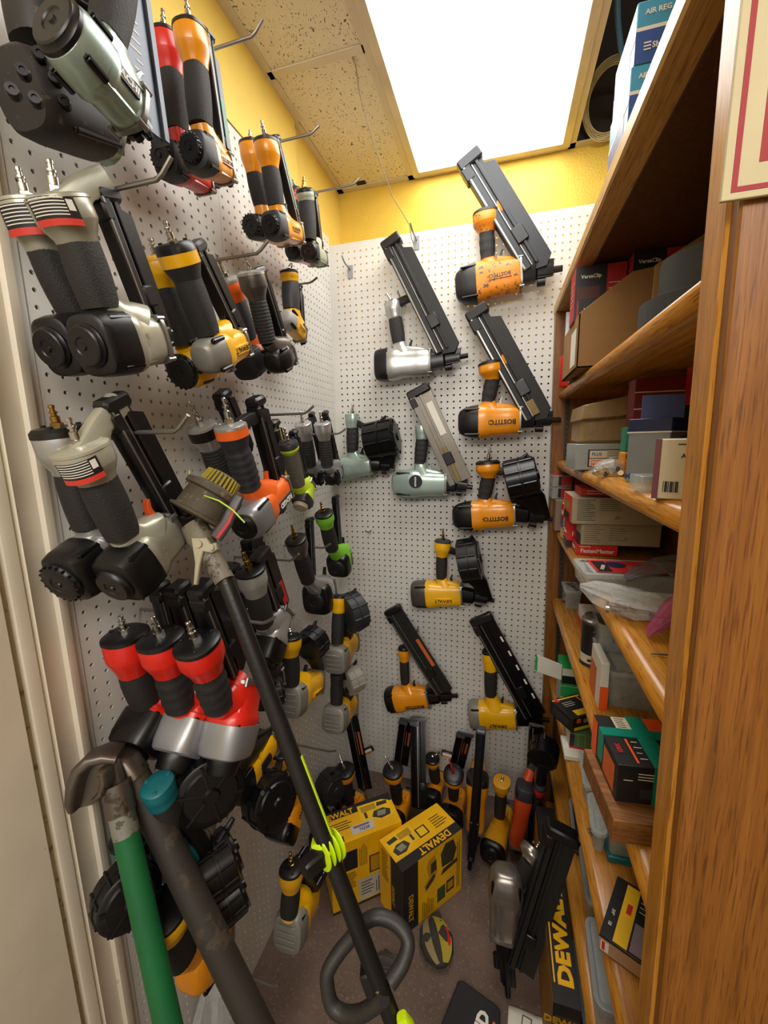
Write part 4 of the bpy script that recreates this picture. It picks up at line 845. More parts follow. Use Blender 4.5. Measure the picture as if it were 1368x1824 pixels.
# --- third shelf
z = 51.42
for k in range(2):
    pkg('blister_case', ('lower clear case with red card poking past the end of the unit', 'upper clear case with red card poking past the end of the unit')[k], 'case', (35.2, -4.2, z + 4.5 + k * 1.75), (2.6, 3, 1.65), clearp, rot=4, F=[(.3, .45, .1, .9, inkb), (.45, 1, .1, .9, dred)], Tp=[(.1, .6, .1, .9, inkr)], grp='clear cases at the far end')
pkg('stacked_cartons', 'stack of small printed cartons holding up the clear cases', 'box', (35.6, -5.5, z), (3, 3, 4.45), mat('mottled_card', '#7f6a54', .5, wear='#b03a30', wsc=20), grp=None)
pkg('screw_box', 'small red, blue and yellow carton near the far end of the third shelf', 'box', (36.0, -10.5, z), (2.0, 2.2, 4.6), mat('tan_stripe', '#c9a56a', .5), F=[(0, 1, .6, 1, red2)] + [(.0, 1, .08 + .1 * k, .11 + .1 * k, mat('brown_stripe', '#6a4424')) for k in range(5)], L=[(0, 1, .6, 1, red2), (0, 1, .3, .6, bld), (.2, .8, .68, .8, white)], Tp=[(.3, 1, 0, 1, cream)])
pkg('screw_box', 'red carton with white lettering left of the flat red one', 'box', (35.9, -14.6, z), (1.7, 2.4, 3.3), red2, L=[('Master', .5, .55, .45, white), (0, 1, 0, .3, blkcard)], F=[('M', .5, .5, .5, white), (0, 1, 0, .25, blkcard)])
pkg('screw_box', 'flat red carton lettered in white under the cream cartons', 'box', (36.5, -18.2, z), (4.2, 4, 1.2), red2, F=[('FastenMaster', .5, .42, .46, white, 0), ('GUARANTEE', .2, .82, .14, white)], L=[('Fasten', .5, .5, .4, white)])
wcr = mat('grubby_cream_card', '#a39880', .6, wear='#7f7460', wsc=14, wamt=.35)
pkg('screw_carton', 'long grubby cream carton with red end, lower of the two big ones', 'box', (36.8, -18.4, z + 1.25), (8.0, 6, 2.45), wcr, rot=2, F=[(None, .04, .3, .1, .9, 8, mat('faint_ink', '#6a6252')), (None, .36, .62, .2, .85, 6, mat('faint_ink', '#6a6252'))], L=[(0, .6, 0, 1, dred), (.6, 1, 0, .5, blkcard)])
pkg('screw_carton', 'long cream carton with red end and fine print, upper of the two big ones', 'box', (35.7, -19.0, z + 3.75), (9.0, 6, 2.95), wcr, rot=1, F=[(None, .05, .26, .12, .95, 11, inkb), (None, .3, .6, .5, .95, 6, mat('faint_ink', '#6a6252'))], L=[(.1, .9, .0, 1, mat('bright_red_card', '#d63a24', .45)), (.1, .7, 0, .3, blkcard), (.2, .6, .4, .7, mat('olive_print', '#7d7a3a'))])
pkg('screw_carton', 'dark red flat carton lying on the upper cream carton', 'box', (36.6, -18.0, z + 6.75), (6, 4, .9), dred, F=[(None, .1, .6, .2, .8, 2, white)])
T = tub('organizer_box', 'hinged clear organizer box with red and orange paper label in its lid', 'box', (35.1, -31.0, z), (7.0, 4.6, 1.75), clearp, rot=3, lid=clearp, fill=steel, r=.3)
lx = Vector((math.cos(.05), math.sin(.05), 0)); ly = Vector((-math.sin(.05), math.cos(.05), 0))
MB().box((35.1, -31.0, z + 1.85), lx, ly, Z, (1.0, 6.4), (.5, 4.1), (0, .03), 0).build('paper_label', inkr, T)
MB().box((35.1, -31.0, z + 1.89), lx, ly, Z, (1.2, 2.3), (.6, 3.6), (0, .02), 0).build('label_panel', blkcard, T)
MB().box((35.1, -31.0, z + 1.89), lx, ly, Z, (3.8, 6.3), (.6, 2.6), (0, .02), 0).build('label_panel', mat('amber_print', '#c9622a'), T)
MB().lathe((38.0, -28.2, z + 1.9), Z, [(0, .85), (.03, .85), (.03, .4)], 24).build('label_ring', mat('navy_card', '#20264f'), T)
text('SCREW', Vector((36.8, -29.2, z + 1.93)), Vector((.3, 1, 0)).normalized(), Vector((-1, .3, 0)).normalized(), .3, white, T, bold=.02)
foil('plastic_bag', 'crumpled clear bag of metal fittings lying on the third shelf edge', 'bag', [((34.3, -33.2, z + 1.4), .3, .2), ((35.2, -33.8, z + 1.3), 1.2, .7), ((36.4, -34.4, z + 1.1), 1.6, .95), ((37.8, -35.2, z + 1.05), 1.7, .95), ((39.4, -36.2, z + 1.1), 1.5, .9), ((40.4, -36.6, z + 1.5), .8, .7)], bagm, Vector((.3, 1, 0)).normalized(), Z, .6, seed=4)
foil('plastic_bag', 'smoky clear bag lying over the organizer box lid', 'bag', [((37.4, -33.4, z + 2.3), .4, .25), ((38.6, -32.2, z + 2.6), 1.0, .35), ((40.2, -31.4, z + 2.9), 1.4, .4), ((42, -31, z + 3.2), 1.3, .4)], clear('smoky_bag', '#77747a', .5, .15), Y, Z, .6, seed=9)
for k, (x, y, zz) in enumerate([(35.9, -35.2, z + .55), (37.3, -35.6, z + .6), (38.4, -36.2, z + .5), (36.8, -34.2, z + .9)]):
    b = MB().cyl((x, y, zz), (x + 1.5, y - .25, zz + .05), .16, None, 10).lathe((x, y, zz), (1, -.15, 0), [(-.1, .1), (-.1, .42), (.1, .42), (.1, .1)], 18)
    o = b.build('metal_fitting', chrome); tag(o, 'shiny metal bolt inside the crumpled clear bag', 'bolt', 'bolts in the crumpled bag')
foil('zip_bag', 'pink-edged zip bag at the near end of the third shelf', 'bag', [((37.6, -38.6, z + .4), .5, .3), ((38.6, -38.4, z + 1.6), .8, .8), ((40, -38.2, z + 2.4), .9, 1.2)], clear('pink_bag', '#b8487e', .55, .2), Y, Z, .5, seed=3)
b = MB().lathe((36.9, -41.2, z + .14), (1, .05, 0), [(0, .005), (.12, .05), (.6, .06), (1.6, .06), (1.62, .14), (1.7, .14)], 8); o = b.build('wood_screw', steel); tag(o, 'single screw lying on the bare end of the third shelf', 'screw')
# --- fourth shelf
z = 40.02
tub('small_tub', 'small clear tub with dark contents at the far end of the fourth shelf', 'tub', (37.4, -6.5, z), (2.2, 4, 2.8), clearp, lid=clearp, fill=blackm, r=.3)
pkg('leaflet_pack', 'white and red paper pack behind the black can', 'pack', (38.6, -13, z), (2.4, 3, 2.4), white, L=[(0, 1, 0, .4, red2)])
T = thing('can', (38.3, -21.4, z), 'black can with pale label and metal lid on the fourth shelf', 'can')
MB().lathe((38.3, -21.4, z), Z, [(0, 1.35), (.08, 1.42), (.2, 1.35), (4.7, 1.35), (4.8, 1.42), (4.9, 1.3)], 28).build('can_body', blkcard, T)
MB().lathe((38.3, -21.4, z + 4.8), Z, [(0, 1.3), (.15, 1.42), (.35, 1.42), (.5, 1.2), (.75, 1.15), (.8, .9)], 28).build('lid', steel, T)
MB().lathe((38.3, -21.4, z + .4), Z, [(0, 1.35), (0, 1.37), (.95, 1.37), (.95, 1.35)], 28).build('label', cream, T)
MB().box((37.4, -22.8, z + .8), Vector((1, -.1, 0)).normalized(), Z, -Y, (0, .9), (0, .22), (-.05, .05), 0).build('label_print', inkb, T)
tub('open_tub', 'open clear tub with a few bolts, tilted over the lidded one', 'tub', (37.6, -26.0, z + 3.6), (5.6, 5.2, 3.0), clearp, rot=-3, open_=True, fill=steel)
tub('lidded_tub', 'clear lidded tub of screws under the open tub', 'tub', (37.9, -29.5, z), (5.2, 7.5, 3.55), clearp, lid=clearp, fill=gun)
pkg('folded_carton', 'thin white and orange carton standing left of the lidded tub', 'box', (37.1, -30.0, z), (.7, 4.0, 4.6), white, F=[(0, 1, 0, .5, org2)], L=[(0, .6, 0, .7, mat('amber_print', '#c9622a'))])
tm = mat('teal_tape', '#0f7f6c', .3)
T = pkg('taped_box', 'black and orange carton bound with teal tape in a cross', 'box', (35.5, -42.2, z + 1.65), (4.6, 4.8, 2.7), blkcard, rot=6,
    Tp=[(.0, .2, .2, 1, inkb), (.24, .46, .62, .98, cream), (None, .27, .44, .64, .96, 7, inkb), (.62, .95, .62, 1, org2), (.62, 1, 0, .42, org2), ('GRK', .12, .3, .3, inkr, 90), (None, .33, .44, .08, .5, 4, white), (.26, .29, .05, .5, org2)],
    F=[(None, .26, .55, .62, .84, 3, white), (.08, .2, .6, .62, white), (.3, .6, .15, .42, dgrey)], L=[(.0, .2, 0, 1, org2), (.5, .9, .1, .8, mat('amber_print', '#c9622a'))])
r6 = math.radians(6); tx = Vector((math.cos(r6), math.sin(r6), 0)); ty = Vector((-math.sin(r6), math.cos(r6), 0)); o_ = Vector((35.5, -42.2, z + 1.65))
MB().box(o_, tx, ty, Z, (2.1, 3.2), (-.05, 4.85), (2.7, 2.76), 0).box(o_, tx, ty, Z, (2.1, 3.2), (-.06, 0), (0, 2.74), 0).box(o_, tx, ty, Z, (-.06, 4.65), (2.6, 3.4), (2.71, 2.78), 0).box(o_, tx, ty, Z, (-.07, 0), (2.6, 3.4), (.6, 2.75), 0).build('teal_tape', tm, T)
T_ = MB().box((35.1, -43.6, z), tx, ty, Z, (0, 6.5), (0, 6), (0, 1.6), .05).build('wood_block', oak('rough_wood', 0, '#7d4f24', '#9a6a38', '#4c2c12', .6)); tag(T_, 'rough brown wood block under the teal-taped carton', 'wood block')
# --- fifth shelf
z = 26.52
gcard = mat('vivid_green_card', '#1f9a4e', .5)
T = thing('open_carton', (36.8, -11, z), 'green and white carton with its flap hanging open past the shelf', 'box')
MB().box((36.8, -11, z + 4.0), X, Y, Z, (0, 4), (0, 4), (0, 2.6), .05).build('box', gcard, T)
MB().prism((36.8, -11.05, z + 5.2), X, Z, Y, [(0, -.3), (-3.2, .5), (-3.3, 3.1), (0, 2.0)], -.1, 0, .02).build('flap', white, T)
MB().prism((33.6, -11.05, z + 5.2), X, Z, Y, [(0, .6), (-.35, .8), (-.25, 3.4), (0, 2.6)], -.14, 0, .02).build('flap_edge', gcard, T)
MB().box((36.8, -11.04, z + 4), X, Z, -Y, (.1, 3.8), (1.6, 2.6), (0, .02), 0).build('printed_panel', white, T); MB().box((36.8, -11.04, z + 4), X, Z, -Y, (.1, 3.8), (.4, 1.5), (0, .02), 0).build('printed_panel', blkcard, T)
pkg('nail_carton', 'white and green carton under the green flap box', 'box', (36.8, -11, z), (4, 4, 3.95), white, F=[(0, 1, .6, 1, gcard)], L=[(0, 1, 0, 1, clearp)])
T = pkg('hinge_box', 'black carton with yellow stripes turned across the fifth shelf', 'box', (37.1, -18.9, z + 2.6), (4.2, 4.0, 1.9), blkcard, rot=33, Tp=[(.0, 1, .88, .93, yel2), (.25, .8, .08, .32, yel2), (None, .2, .7, .5, .75, 3, white), (.85, .88, 0, .9, yel2), (.08, .2, .8, 1, inkr)], F=[(.08, .7, .08, .3, yel2), (None, .4, .8, .5, .8, 3, white), (.15, .3, .6, .9, org2)], L=[(.15, .85, .2, .75, dgrey)])
pkg('insert_box', 'green-fronted carton under the black one on the fifth shelf', 'box', (36.9, -18.9, z + .6), (4.6, 4.2, 1.95), mat('dull_green_card', '#4c6a36', .5), F=[(0, .12, 0, 1, blkcard), (0, 1, 0, .12, inkr)] + [(.2 + .17 * k, .21 + .17 * k, .15, .95, mat('light_green_print', '#7f9a5a')) for k in range(5)], L=[(0, 1, 0, 1, white)])
pkg('insert_box', 'textured white carton at the shelf edge under the green-fronted one', 'box', (36.2, -20.4, z), (3.4, 3.6, .58), white)
tub('flat_tub', 'flat clear tub behind the white carton', 'tub', (37.2, -26.6, z), (3.2, 5.2, 2.3), clearp, lid=clearp, fill=steel, rot=-4)
tub('flat_tub', 'flat clear tub of fasteners left of the wood block', 'tub', (37.0, -31.8, z), (1.2, 4.6, 2.2), clearp, lid=clearp, fill=gun, rot=-5)
T = tub('tall_bin', 'greyish bin with teal bottom band on the fifth shelf', 'bin', (38.3, -32.4, z), (3, 3.4, 4), clear('grey_bin', '#9aa09a', .8), rot=4)
MB().box((38.2, -32.5, z + .02), X, Y, Z, (0, 3.1), (0, 3.4), (0, .7), .1).build('band', teal, T)
tub('tall_bin', 'clear bin with wadded film behind the yellow-striped pack', 'bin', (40.6, -35.6, z), (3.6, 3.4, 4.4), clearp, fill=clearp)
T = pkg('fitting_pack', 'film-wrapped black pack with yellow stripe at the near end of the fifth shelf', 'pack', (35.95, -39.8, z + .02), (4.2, 5.5, 1.5), blkcard, rot=-26,
    Tp=[(.2, .42, .02, .95, yel2), (.28, .36, .5, .66, inkr), (None, .46, .75, .6, .9, 4, white), (.45, .95, .03, .45, mat('mauve_print', '#8f7f8f', .4)), ('3/4"', .1, .4, .22, white, -90), ('18', .1, .22, .24, white, -90)], F=[(0, 1, .08, .85, mat('flesh_card', '#a8846c', .5)), (.03, .16, .15, .75, white), (.05, .1, .2, .7, inkr)], L=[(0, 1, .1, .9, mat('olive_dark', '#3a3a1e', .4))])
# --- sixth shelf
z = 14.42
for k, (x, y, w_, d_, h_, lab) in enumerate([(36.9, -37.4, 3.6, 7.0, 3.0, 'flat grey-lidded tub, largest on the sixth shelf'), (37.8, -28.5, 2.4, 6.5, 2.4, 'narrow grey-lidded tub behind the largest one'), (37.6, -21.5, 2.4, 6, 2.6, 'dark tub at the middle of the sixth shelf')]):
    tub('lidded_tub', lab, 'tub', (x, y, z), (w_, d_, h_), (clearp, clearp, clear('dark_tub', '#2a3428', .8))[k], lid=mat('frosted_lid', '#8d9499', .35), fill=(gun, steel, None)[k], rot=-3, r=.7)
z = 3.42
tub('lidded_tub', 'grey-lidded tub on the lowest shelf by the long black box', 'tub', (37.0, -35.5, z + 5.6), (2.6, 8, 2.0), clearp, lid=mat('frosted_lid', '#8d9499'), rot=-2, r=.7)
pkg('storage_bin', 'plain grey bin under the lidded tub on the lowest shelf', 'bin', (37.0, -35.6, z), (6, 9, 5.55), mat('grey_bin_plastic', '#6d7174', .5))
tub('lidded_tub', 'small round-cornered lidded tub at the near end of the sixth shelf', 'tub', (37.4, -43.2, 14.42), (3.2, 4.4, 1.8), clearp, lid=mat('frosted_lid', '#8d9499'), r=1.0)
# ================================================================== trimmer and pipe benders in the foreground
sA, sB_ = Dp(400, 1030, 26.2), Dp(712, 1850, 24.0); sd = (sB_ - sA).normalized()
T = thing('string_trimmer', sA + sd * ((sA.z - .5) / -sd.z), 'black-shafted string trimmer standing head up, with D-handle and lime clamp', 'string trimmer')
shm = mat('satin_black_tube', '#1d1c1b', .35, .2, bump=.1, bsc=200)
MB().tube([sA - sd * .5, sA + sd * ((sA.z - .5) / -sd.z)], .52, 20).build('shaft', shm, T)
j0, j1 = Dp(345, 935, 27.0), Dp(398, 1030, 26.1)
jm = mat('dull_bronze', '#6f6a5a', .4, .5)
MB().loft([j0, lerp(j0, j1, .25), lerp(j0, j1, .55), lerp(j0, j1, 1.05)], [(.75, .7), (.85, .8), (.62, .6), (.6, .6)], -FW, 20, 2.4).build('gearbox', mat('grimy_grey', '#6a6252', .5, wear='#3c3428', wsc=40), T)
pm = mat('pale_casting', '#a39c86', .4, .4)
c0 = Dp(358, 968, 26.1)
MB().prism(c0, RT, UP, -FW, [(-.5, .4), (.5, .4), (.75, 0), (1.1, .1), (1.2, -.35), (.8, -.6), (.3, -.5), (.1, -1.3), (-.1, -2.6), (-.35, -2.6), (-.25, -1.2)], 0, .35, .06).cyl(c0 - FW * .3, c0 - FW * .5, .25, None, 12).cyl(c0 - FW * .3 + RT * .8 - UP * .2, c0 - FW * .5 + RT * .8 - UP * .2, .22, None, 12).build('shaft_clamp', pm, T)
hc0, hc1 = Dp(352, 922, 26.9), Dp(388, 868, 27.5); hd = (hc1 - hc0).normalized(); hl = (hc1 - hc0).length
hm = mat('grassy_brown_plastic', '#463d2e', .7, wear='#6b5c3c', wsc=50, wamt=.42, bump=.4, bsc=120)
ho = MB().lathe(hc0, hd, [(0, 1.6), (.05, 1.98), (.2, 2.0), (.3, 1.7), (hl * .7, 1.65), (hl * .75, 1.95), (hl * .9, 1.92), (hl, 1.3), (hl, .2)], 36).build('spool_housing', hm, T)
rb = MB()
for k in range(26):
    a = 2 * math.pi * k / 26; q = hd.orthogonal().normalized(); u_ = q * math.cos(a) + hd.cross(q) * math.sin(a)
    rb.cyl(hc0 + hd * (hl * .98) + u_ * 1.2, hc0 + hd * (hl * 1.35) + u_ * 1.1, .09, None, 6)
rb.build('bump_knob_ribs', mat('dirty_yellow', '#94822a', .5), ho, sharp=False)
MB().lathe(hc0 + hd * hl * .98, hd, [(0, 1.12), (hl * .36, 1.02), (hl * .42, .8), (hl * .42, .1)], 26).build('bump_knob', mat('olive_brown', '#4c4422', .6), ho)
MB().tube([Dp(342, 877, 26.6), Dp(362, 882, 25.7), Dp(390, 892, 25.4), Dp(414, 908, 25.3), Dp(436, 931, 25.4)], .05, 6).build('trimmer_line', mat('lime_line', '#a9cf4a', .4), T)
MB().tube([Dp(337, 838, 28), Dp(338, 872, 27.7)], .04, 6).build('trimmer_line', mat('lime_line', '#a9cf4a'), T)
g = [Dp(425, 884, 26.4), Dp(414, 906, 26.2), Dp(404, 930, 26.1), Dp(384, 958, 26.0)]
MB().loft(g, [(.34, .12), (.36, .14), (.4, .14), (.42, .12)], -FW, 12, 4).build('blade_guard', mat('dark_guard', '#2b2225', .4), T)
MB().loft([x_ + RT * .16 - FW * .1 for x_ in g[1:]], [(.12, .06)] * 3, -FW, 8, 4).build('guard_label', dred, T)
# D handle
HPD = .7
hp = [(683, 1776, 23.0), (668, 1790, 23.2), (640, 1806, 23.6), (612, 1806, 24), (590, 1788, 24.3), (582, 1745, 24.6), (588, 1722, 24.8), (606, 1694, 25.1), (628, 1668, 25.3), (648, 1644, 25.4), (672, 1633, 25.4), (698, 1640, 25.3), (718, 1658, 25), (727, 1682, 24.6), (718, 1714, 24.2), (706, 1734, 23.9), (694, 1752, 23.6)]
def cat_rom(P, n=5):
    out = []
    for i in range(len(P) - 1):
        a, b, c, d = P[max(i-1, 0)], P[i], P[i+1], P[min(i+2, len(P)-1)]
        for k in range(n):
            t = k / n; out.append(.5 * ((2*b) + (c-a)*t + (2*a-5*b+4*c-d)*t*t + (3*b-a-3*c+d)*t**3))
    return out + [P[-1]]
MB().tube(cat_rom([Dp(p_[0], p_[1], p_[2] + HPD) for p_ in hp]), .44, 16).build('d_handle', mat('foam_black', '#2b2a28', .5, bump=.2, bsc=200), T)
q = Dp(668, 1752, 24.2); MB().box(q, sd, sd.cross(FW).normalized(), -FW, (-.9, .9), (-.65, .3), (-.65, .35), .1).build('handle_clamp', shm, T)
MB().cyl(q + FW * .1 - RT * .5, q - FW * .5 + RT * .25, .09, None, 8).build('clamp_bolt', chrome, T)
# lime clamp and hook
lc = Dp(588, 1512, 25.0); la = (Dp(604, 1498, 25.6) - Dp(563, 1532, 24.4)).normalized(); limeb = mat('vivid_lime', '#c3e010', .4)
b = MB(); pr = []
for k in range(4): pr += [(k * .36, .5), (k * .36 + .08, .88), (k * .36 + .16, .88), (k * .36 + .24, .5)]
b.lathe(lc - la * .7, la, pr, 24)
b.loft([lc - la * .2 - UP * .1, lc - RT * .55 + UP * .5, lc - RT * 1.0 + UP * .25], [(.5, .6), (.4, .6), (.25, .4)], -FW, 12, 4).build('lime_clamp', limeb, T)
MB().loft([lc - la * 1.9, lc - la * 1.6, lc - la * .6], [(.4, .4), (.52, .5), (.5, .5)], -FW, 8, 5).build('clamp_knob', black, T)
e_ = sd.cross(FW).normalized()
MB().box(sA, sd, e_, -FW, (12, 17), (.5, .58), (-.1, .1), 0).build('lime_stripe', limeb, T)
s1 = Dp(598, 1548, 24.0)
st_ = MB().box(Dp(602, 1556, 24.8), sd, e_, -FW, (0, 2.4), (-.3, .3), (.3, .42), .02).build('sticker', mat('grey_sticker', '#55575a', .4), T)
MB().box(Dp(602, 1556, 24.34), sd, e_, -FW, (.1, .9), (-.2, -.02), (0, .02), 0).build('sticker_print', inkw, st_)
# pipe benders
def bender(lab, top, bot, rad, hm_, pm_, bare):
    a = Dp(*top); b_ = Dp(*bot); d = (b_ - a).normalized(); k = (a.z - .3) / -d.z
    T = thing('pipe_bender', a + d * k, lab, 'pipe bender', 'pipe benders leaning on the door casing')
    MB().tube([a, a + d * k], rad, 20).build('handle', pm_, T)
    if bare: MB().tube([a - d * .3, a + d * bare], rad * 1.02, 20).build('bare_end', mat('worn_zinc', '#8a8a80', .5, .4, wear='#5c574a', wsc=40), T)
    return T, a, d
iron = mat('cast_iron', '#6b6259', .4, .75, wear='#4d463d', wsc=14, wamt=.4)
T, a, d = bender('green-handled pipe bender with cast grey shoe leaning at the door casing', (214, 1436, 26), (308, 1862, 24.6), .74, iron, mat('green_pipe', '#116032', .5, wear='#0d4725', wsc=12, wamt=.35), 1.7)
arc = [(214, 1342, 26.6), (190, 1340, 26.4), (166, 1348, 26.2), (150, 1366, 26.0), (141, 1392, 25.9), (137, 1420, 25.9), (136, 1438, 25.9)]
pa = [Dp(*x_) for x_ in arc]; b = MB()
b.loft(pa, [(.3, .9), (.38, .95), (.42, 1.0), (.42, 1.0), (.4, .95), (.34, .85), (.22, .6)], -FW, 20, 3)
so = b.build('shoe', iron, T)
web = [Dp(u, v, 26.2) for u, v in ((205, 1348), (165, 1356), (147, 1392), (140, 1436), (172, 1428), (190, 1408), (205, 1420), (222, 1400), (214, 1372))]
vs = MB(); vs.rings([[p_ - FW * .25 for p_ in web], [p_ + FW * .25 for p_ in web]]); vs.build('web', iron, so)
MB().loft([Dp(u, v, 25.6) for u, v in ((182, 1372), (190, 1370), (192, 1388), (186, 1408), (170, 1422))], [(.2, .5), (.26, .55), (.28, .55), (.25, .5), (.15, .4)], -FW, 12, 3).build('hook_lip', iron, so)
MB().tube([Dp(205, 1395, 26.2), a + d * .4], .82, 20).build('socket', iron, so)
T, a, d = bender('dark-handled pipe bender crossing behind the green one', (232, 1368, 27.8), (474, 1862, 26.4), .92, iron, mat('dark_brown_pipe', '#2e2822', .6, wear='#43392e', wsc=12), 0)
MB().loft([Dp(u, v, 27.6) for u, v in ((240, 1384), (224, 1358), (210, 1350), (192, 1356), (180, 1374))], [(.85, .9), (.8, .9), (.5, .95), (.42, .9), (.3, .7)], -FW, 16, 3).build('shoe', iron, T)

# ================================================================== on the carpet
def carton(name, lab, L_, F_, R_, h, faces_a, faces_b, tops, m=yelcard):
    """box standing on the floor, corners L,F,R (x,y); near-left face L-F, near-right face F-R"""
    Lp, Fp, Rp = [Vector((*q, 0)) for q in (L_, F_, R_)]
    T = thing(name, Fp, lab, 'box'); e1 = (Fp - Lp); w1 = e1.length; e1.normalize(); e2 = (Rp - Fp); w2 = e2.length; e2.normalize()
    MB().rings([[Lp, Fp, Rp, Rp - e1 * w1], [p_ + Z * h for p_ in (Lp, Fp, Rp, Rp - e1 * w1)]]).build('carton', m, T, sharp=False)
    for O, eu, ev, su, sv, items in ((Lp, e1, Z, w1, h, faces_a), (Fp, e2, Z, w2, h, faces_b), (Lp + Z * h, e1, (-e1).cross(Z) if 0 else e2, w1, w2, tops)):
        n = eu.cross(ev)
        for k, it in enumerate(items):
            if isinstance(it[0], str) and it[0] != 'poly':
                s_, u, v, hh, mm, r_ = it; a, b = {0: (eu, ev), 90: (ev, -eu), 180: (-eu, -ev), -90: (-ev, eu)}[r_]
                text(s_, O + eu * (u * su) + ev * (v * sv) + n * (.04 + .003 * k), a, b, hh, mm, T, bold=.03, depth=.012)
            elif it[0] is None:
                _, u0, u1, v0, v1, rows, mm, axis = it; b = MB()
                for q in range(rows):
                    t0 = (q + .3) / rows; t1 = (q + .62) / rows
                    if axis == 'u': b.box(O + n * .03, eu, ev, n, (u0 * su, (u1 - (u1 - u0) * random.uniform(0, .3)) * su), ((v0 + (v1-v0) * t0) * sv, (v0 + (v1-v0) * t1) * sv), (0, .01), 0)
                    else: b.box(O + n * .03, eu, ev, n, ((u0 + (u1-u0) * t0) * su, (u0 + (u1-u0) * t1) * su), (v0 * sv, (v1 - (v1 - v0) * random.uniform(0, .3)) * sv), (0, .01), 0)
                b.build('small_print', mm, T, sharp=False)
            elif it[0] == 'poly':
                _, pts_, mm = it; b = MB(); b.prism(O + n * (.006 + .003 * k), eu, ev, n, [(u * su, v * sv) for u, v in pts_], 0, .012, 0) if n.dot(eu.cross(ev)) > 0 else None
                b.build('printed_shape', mm, T, sharp=False)
            else:
                u0, u1, v0, v1, mm = it
                MB().box(O + n * (.004 + .003 * k), eu, ev, n, (u0 * su, u1 * su), (v0 * sv, v1 * sv), (0, .012), 0).build('printed_panel', mm, T, sharp=False)
    return T
dky = mat('shaded_amber_ink', '#b88a10', .5); dko = mat('dark_olive_ink', '#3a3420', .5); gry = mat('grey_print', '#8f8a7a', .5)
def gunprint(cx, cy, sx, sy, fl=1):
    """printed picture of a coil nailer as flat shapes, u along the short side"""
    P_ = lambda pts: [(cx + x * sx, cy + y * sy * fl) for x, y in pts]
    return [('poly', P_([(-.5, -.5), (.28, -.5), (.34, -.1), (.5, 0), (.5, .5), (-.3, .5), (-.45, .3)]), yel2), ('poly', P_([(-.4, -.42), (-.1, -.42), (-.1, .05), (-.4, .05)]), dky),
            ('poly', P_([(-.38, .12), (-.18, .08), (-.16, .42), (-.34, .44)]), dko), ('poly', P_([(.0, -.05), (.25, -.15), (.45, .1), (.4, .4), (.15, .45), (-.02, .25)]), dko), ('poly', P_([(.05, .05), (.3, 0), (.34, .25), (.1, .32)]), gry),
            ('poly', P_([(-.08, -.36), (.22, -.36), (.22, -.28), (-.08, -.28)]), dko)]
carton('nailer_box', 'yellow tool carton with white price sticker on top, left one on the carpet', (4.15, -21.3), (7.3, -25.6), (15.6, -19.2), 11,
    [(0, 1, .0, .04, dko), (0.0, 1, .93, 1, dko)],
    [(0, 1, 0, .04, dko), (.16, .36, .58, .86, blkcard), (None, .38, .5, .58, .9, 6, dko, 'v'), (None, .14, .34, .3, .55, 8, dko, 'u'), (.52, .74, .42, .68, dko), (.54, .72, .44, .66, dky), (None, .76, .96, .5, .92, 8, dko, 'v'),
     (.36, .92, .06, .38, mat('shipping_label', '#b9b3a2', .5)), (None, .6, .9, .1, .34, 9, inkb, 'v'), (None, .4, .58, .12, .34, 5, dko, 'u')],
    [(0, .26, 0, 1, blkcard), ('DEWALT', .17, .2, .85, yelcard, 90)] + [(None, .38, .66, .06, .4, 4, dko, 'v')] + gunprint(.42, .72, .62, .46) +
    [(.62, .88, .32, .64, mat('sticker_white', '#c6c0b4', .5)), ('74338', .8, .5, .45, mat('sticker_blue', '#4a6a84'), 90), (.66, .72, .36, .58, mat('sticker_pink', '#8a5a5e')), (.8, .96, .06, .2, blkcard), ('36', .88, .12, .4, white, 90)])
carton('nailer_box', 'yellow and black tool carton with upside-down lettering on top, right one on the carpet', (13.1, -22.1), (17.2, -25.4), (24.0, -17.5), 10.3,
    [(.5, 1, 0, 1, blkcard), ('DEWALT', .6, .42, .55, dky, -90), (None, .1, .4, .5, .95, 10, dko, 'u')],
    [(0, .24, 0, 1, blkcard), ('DEWALT', .12, .35, .75, dky, -90), (None, .3, .5, .05, .32, 7, dko, 'v')] +
    [('poly', [(.36, .42), (.5, .5), (.56, .62), (.52, .9), (.42, .88), (.38, .8), (.42, .6), (.34, .52)], dky), ('poly', [(.38, .44), (.36, .5), (.5, .62), (.53, .56)], dko), ('poly', [(.45, .64), (.55, .66), (.54, .82), (.45, .8)], dko), ('poly', [(.64, .62), (.84, .6), (.9, .76), (.84, .94), (.7, .96), (.62, .84)], dko), ('poly', [(.62, .5), (.92, .54), (.92, .6), (.66, .58)], dko),
     (.56, .7, .1, .32, mat('green_print', '#3a4a24')), (.72, .86, .14, .34, dko), (.74, .84, .18, .3, dky), (None, .9, .97, .1, .9, 2, dko, 'v')],
    [(.74, 1, 0, 1, blkcard), ('DEWALT', .86, .58, .95, yelcard, -90), (.3, .58, .46, .62, blkcard), (.33, .55, .48, .6, yel2), (None, .25, .62, .72, .95, 5, dko, 'v')] + gunprint(.38, .24, .62, .42, -1))
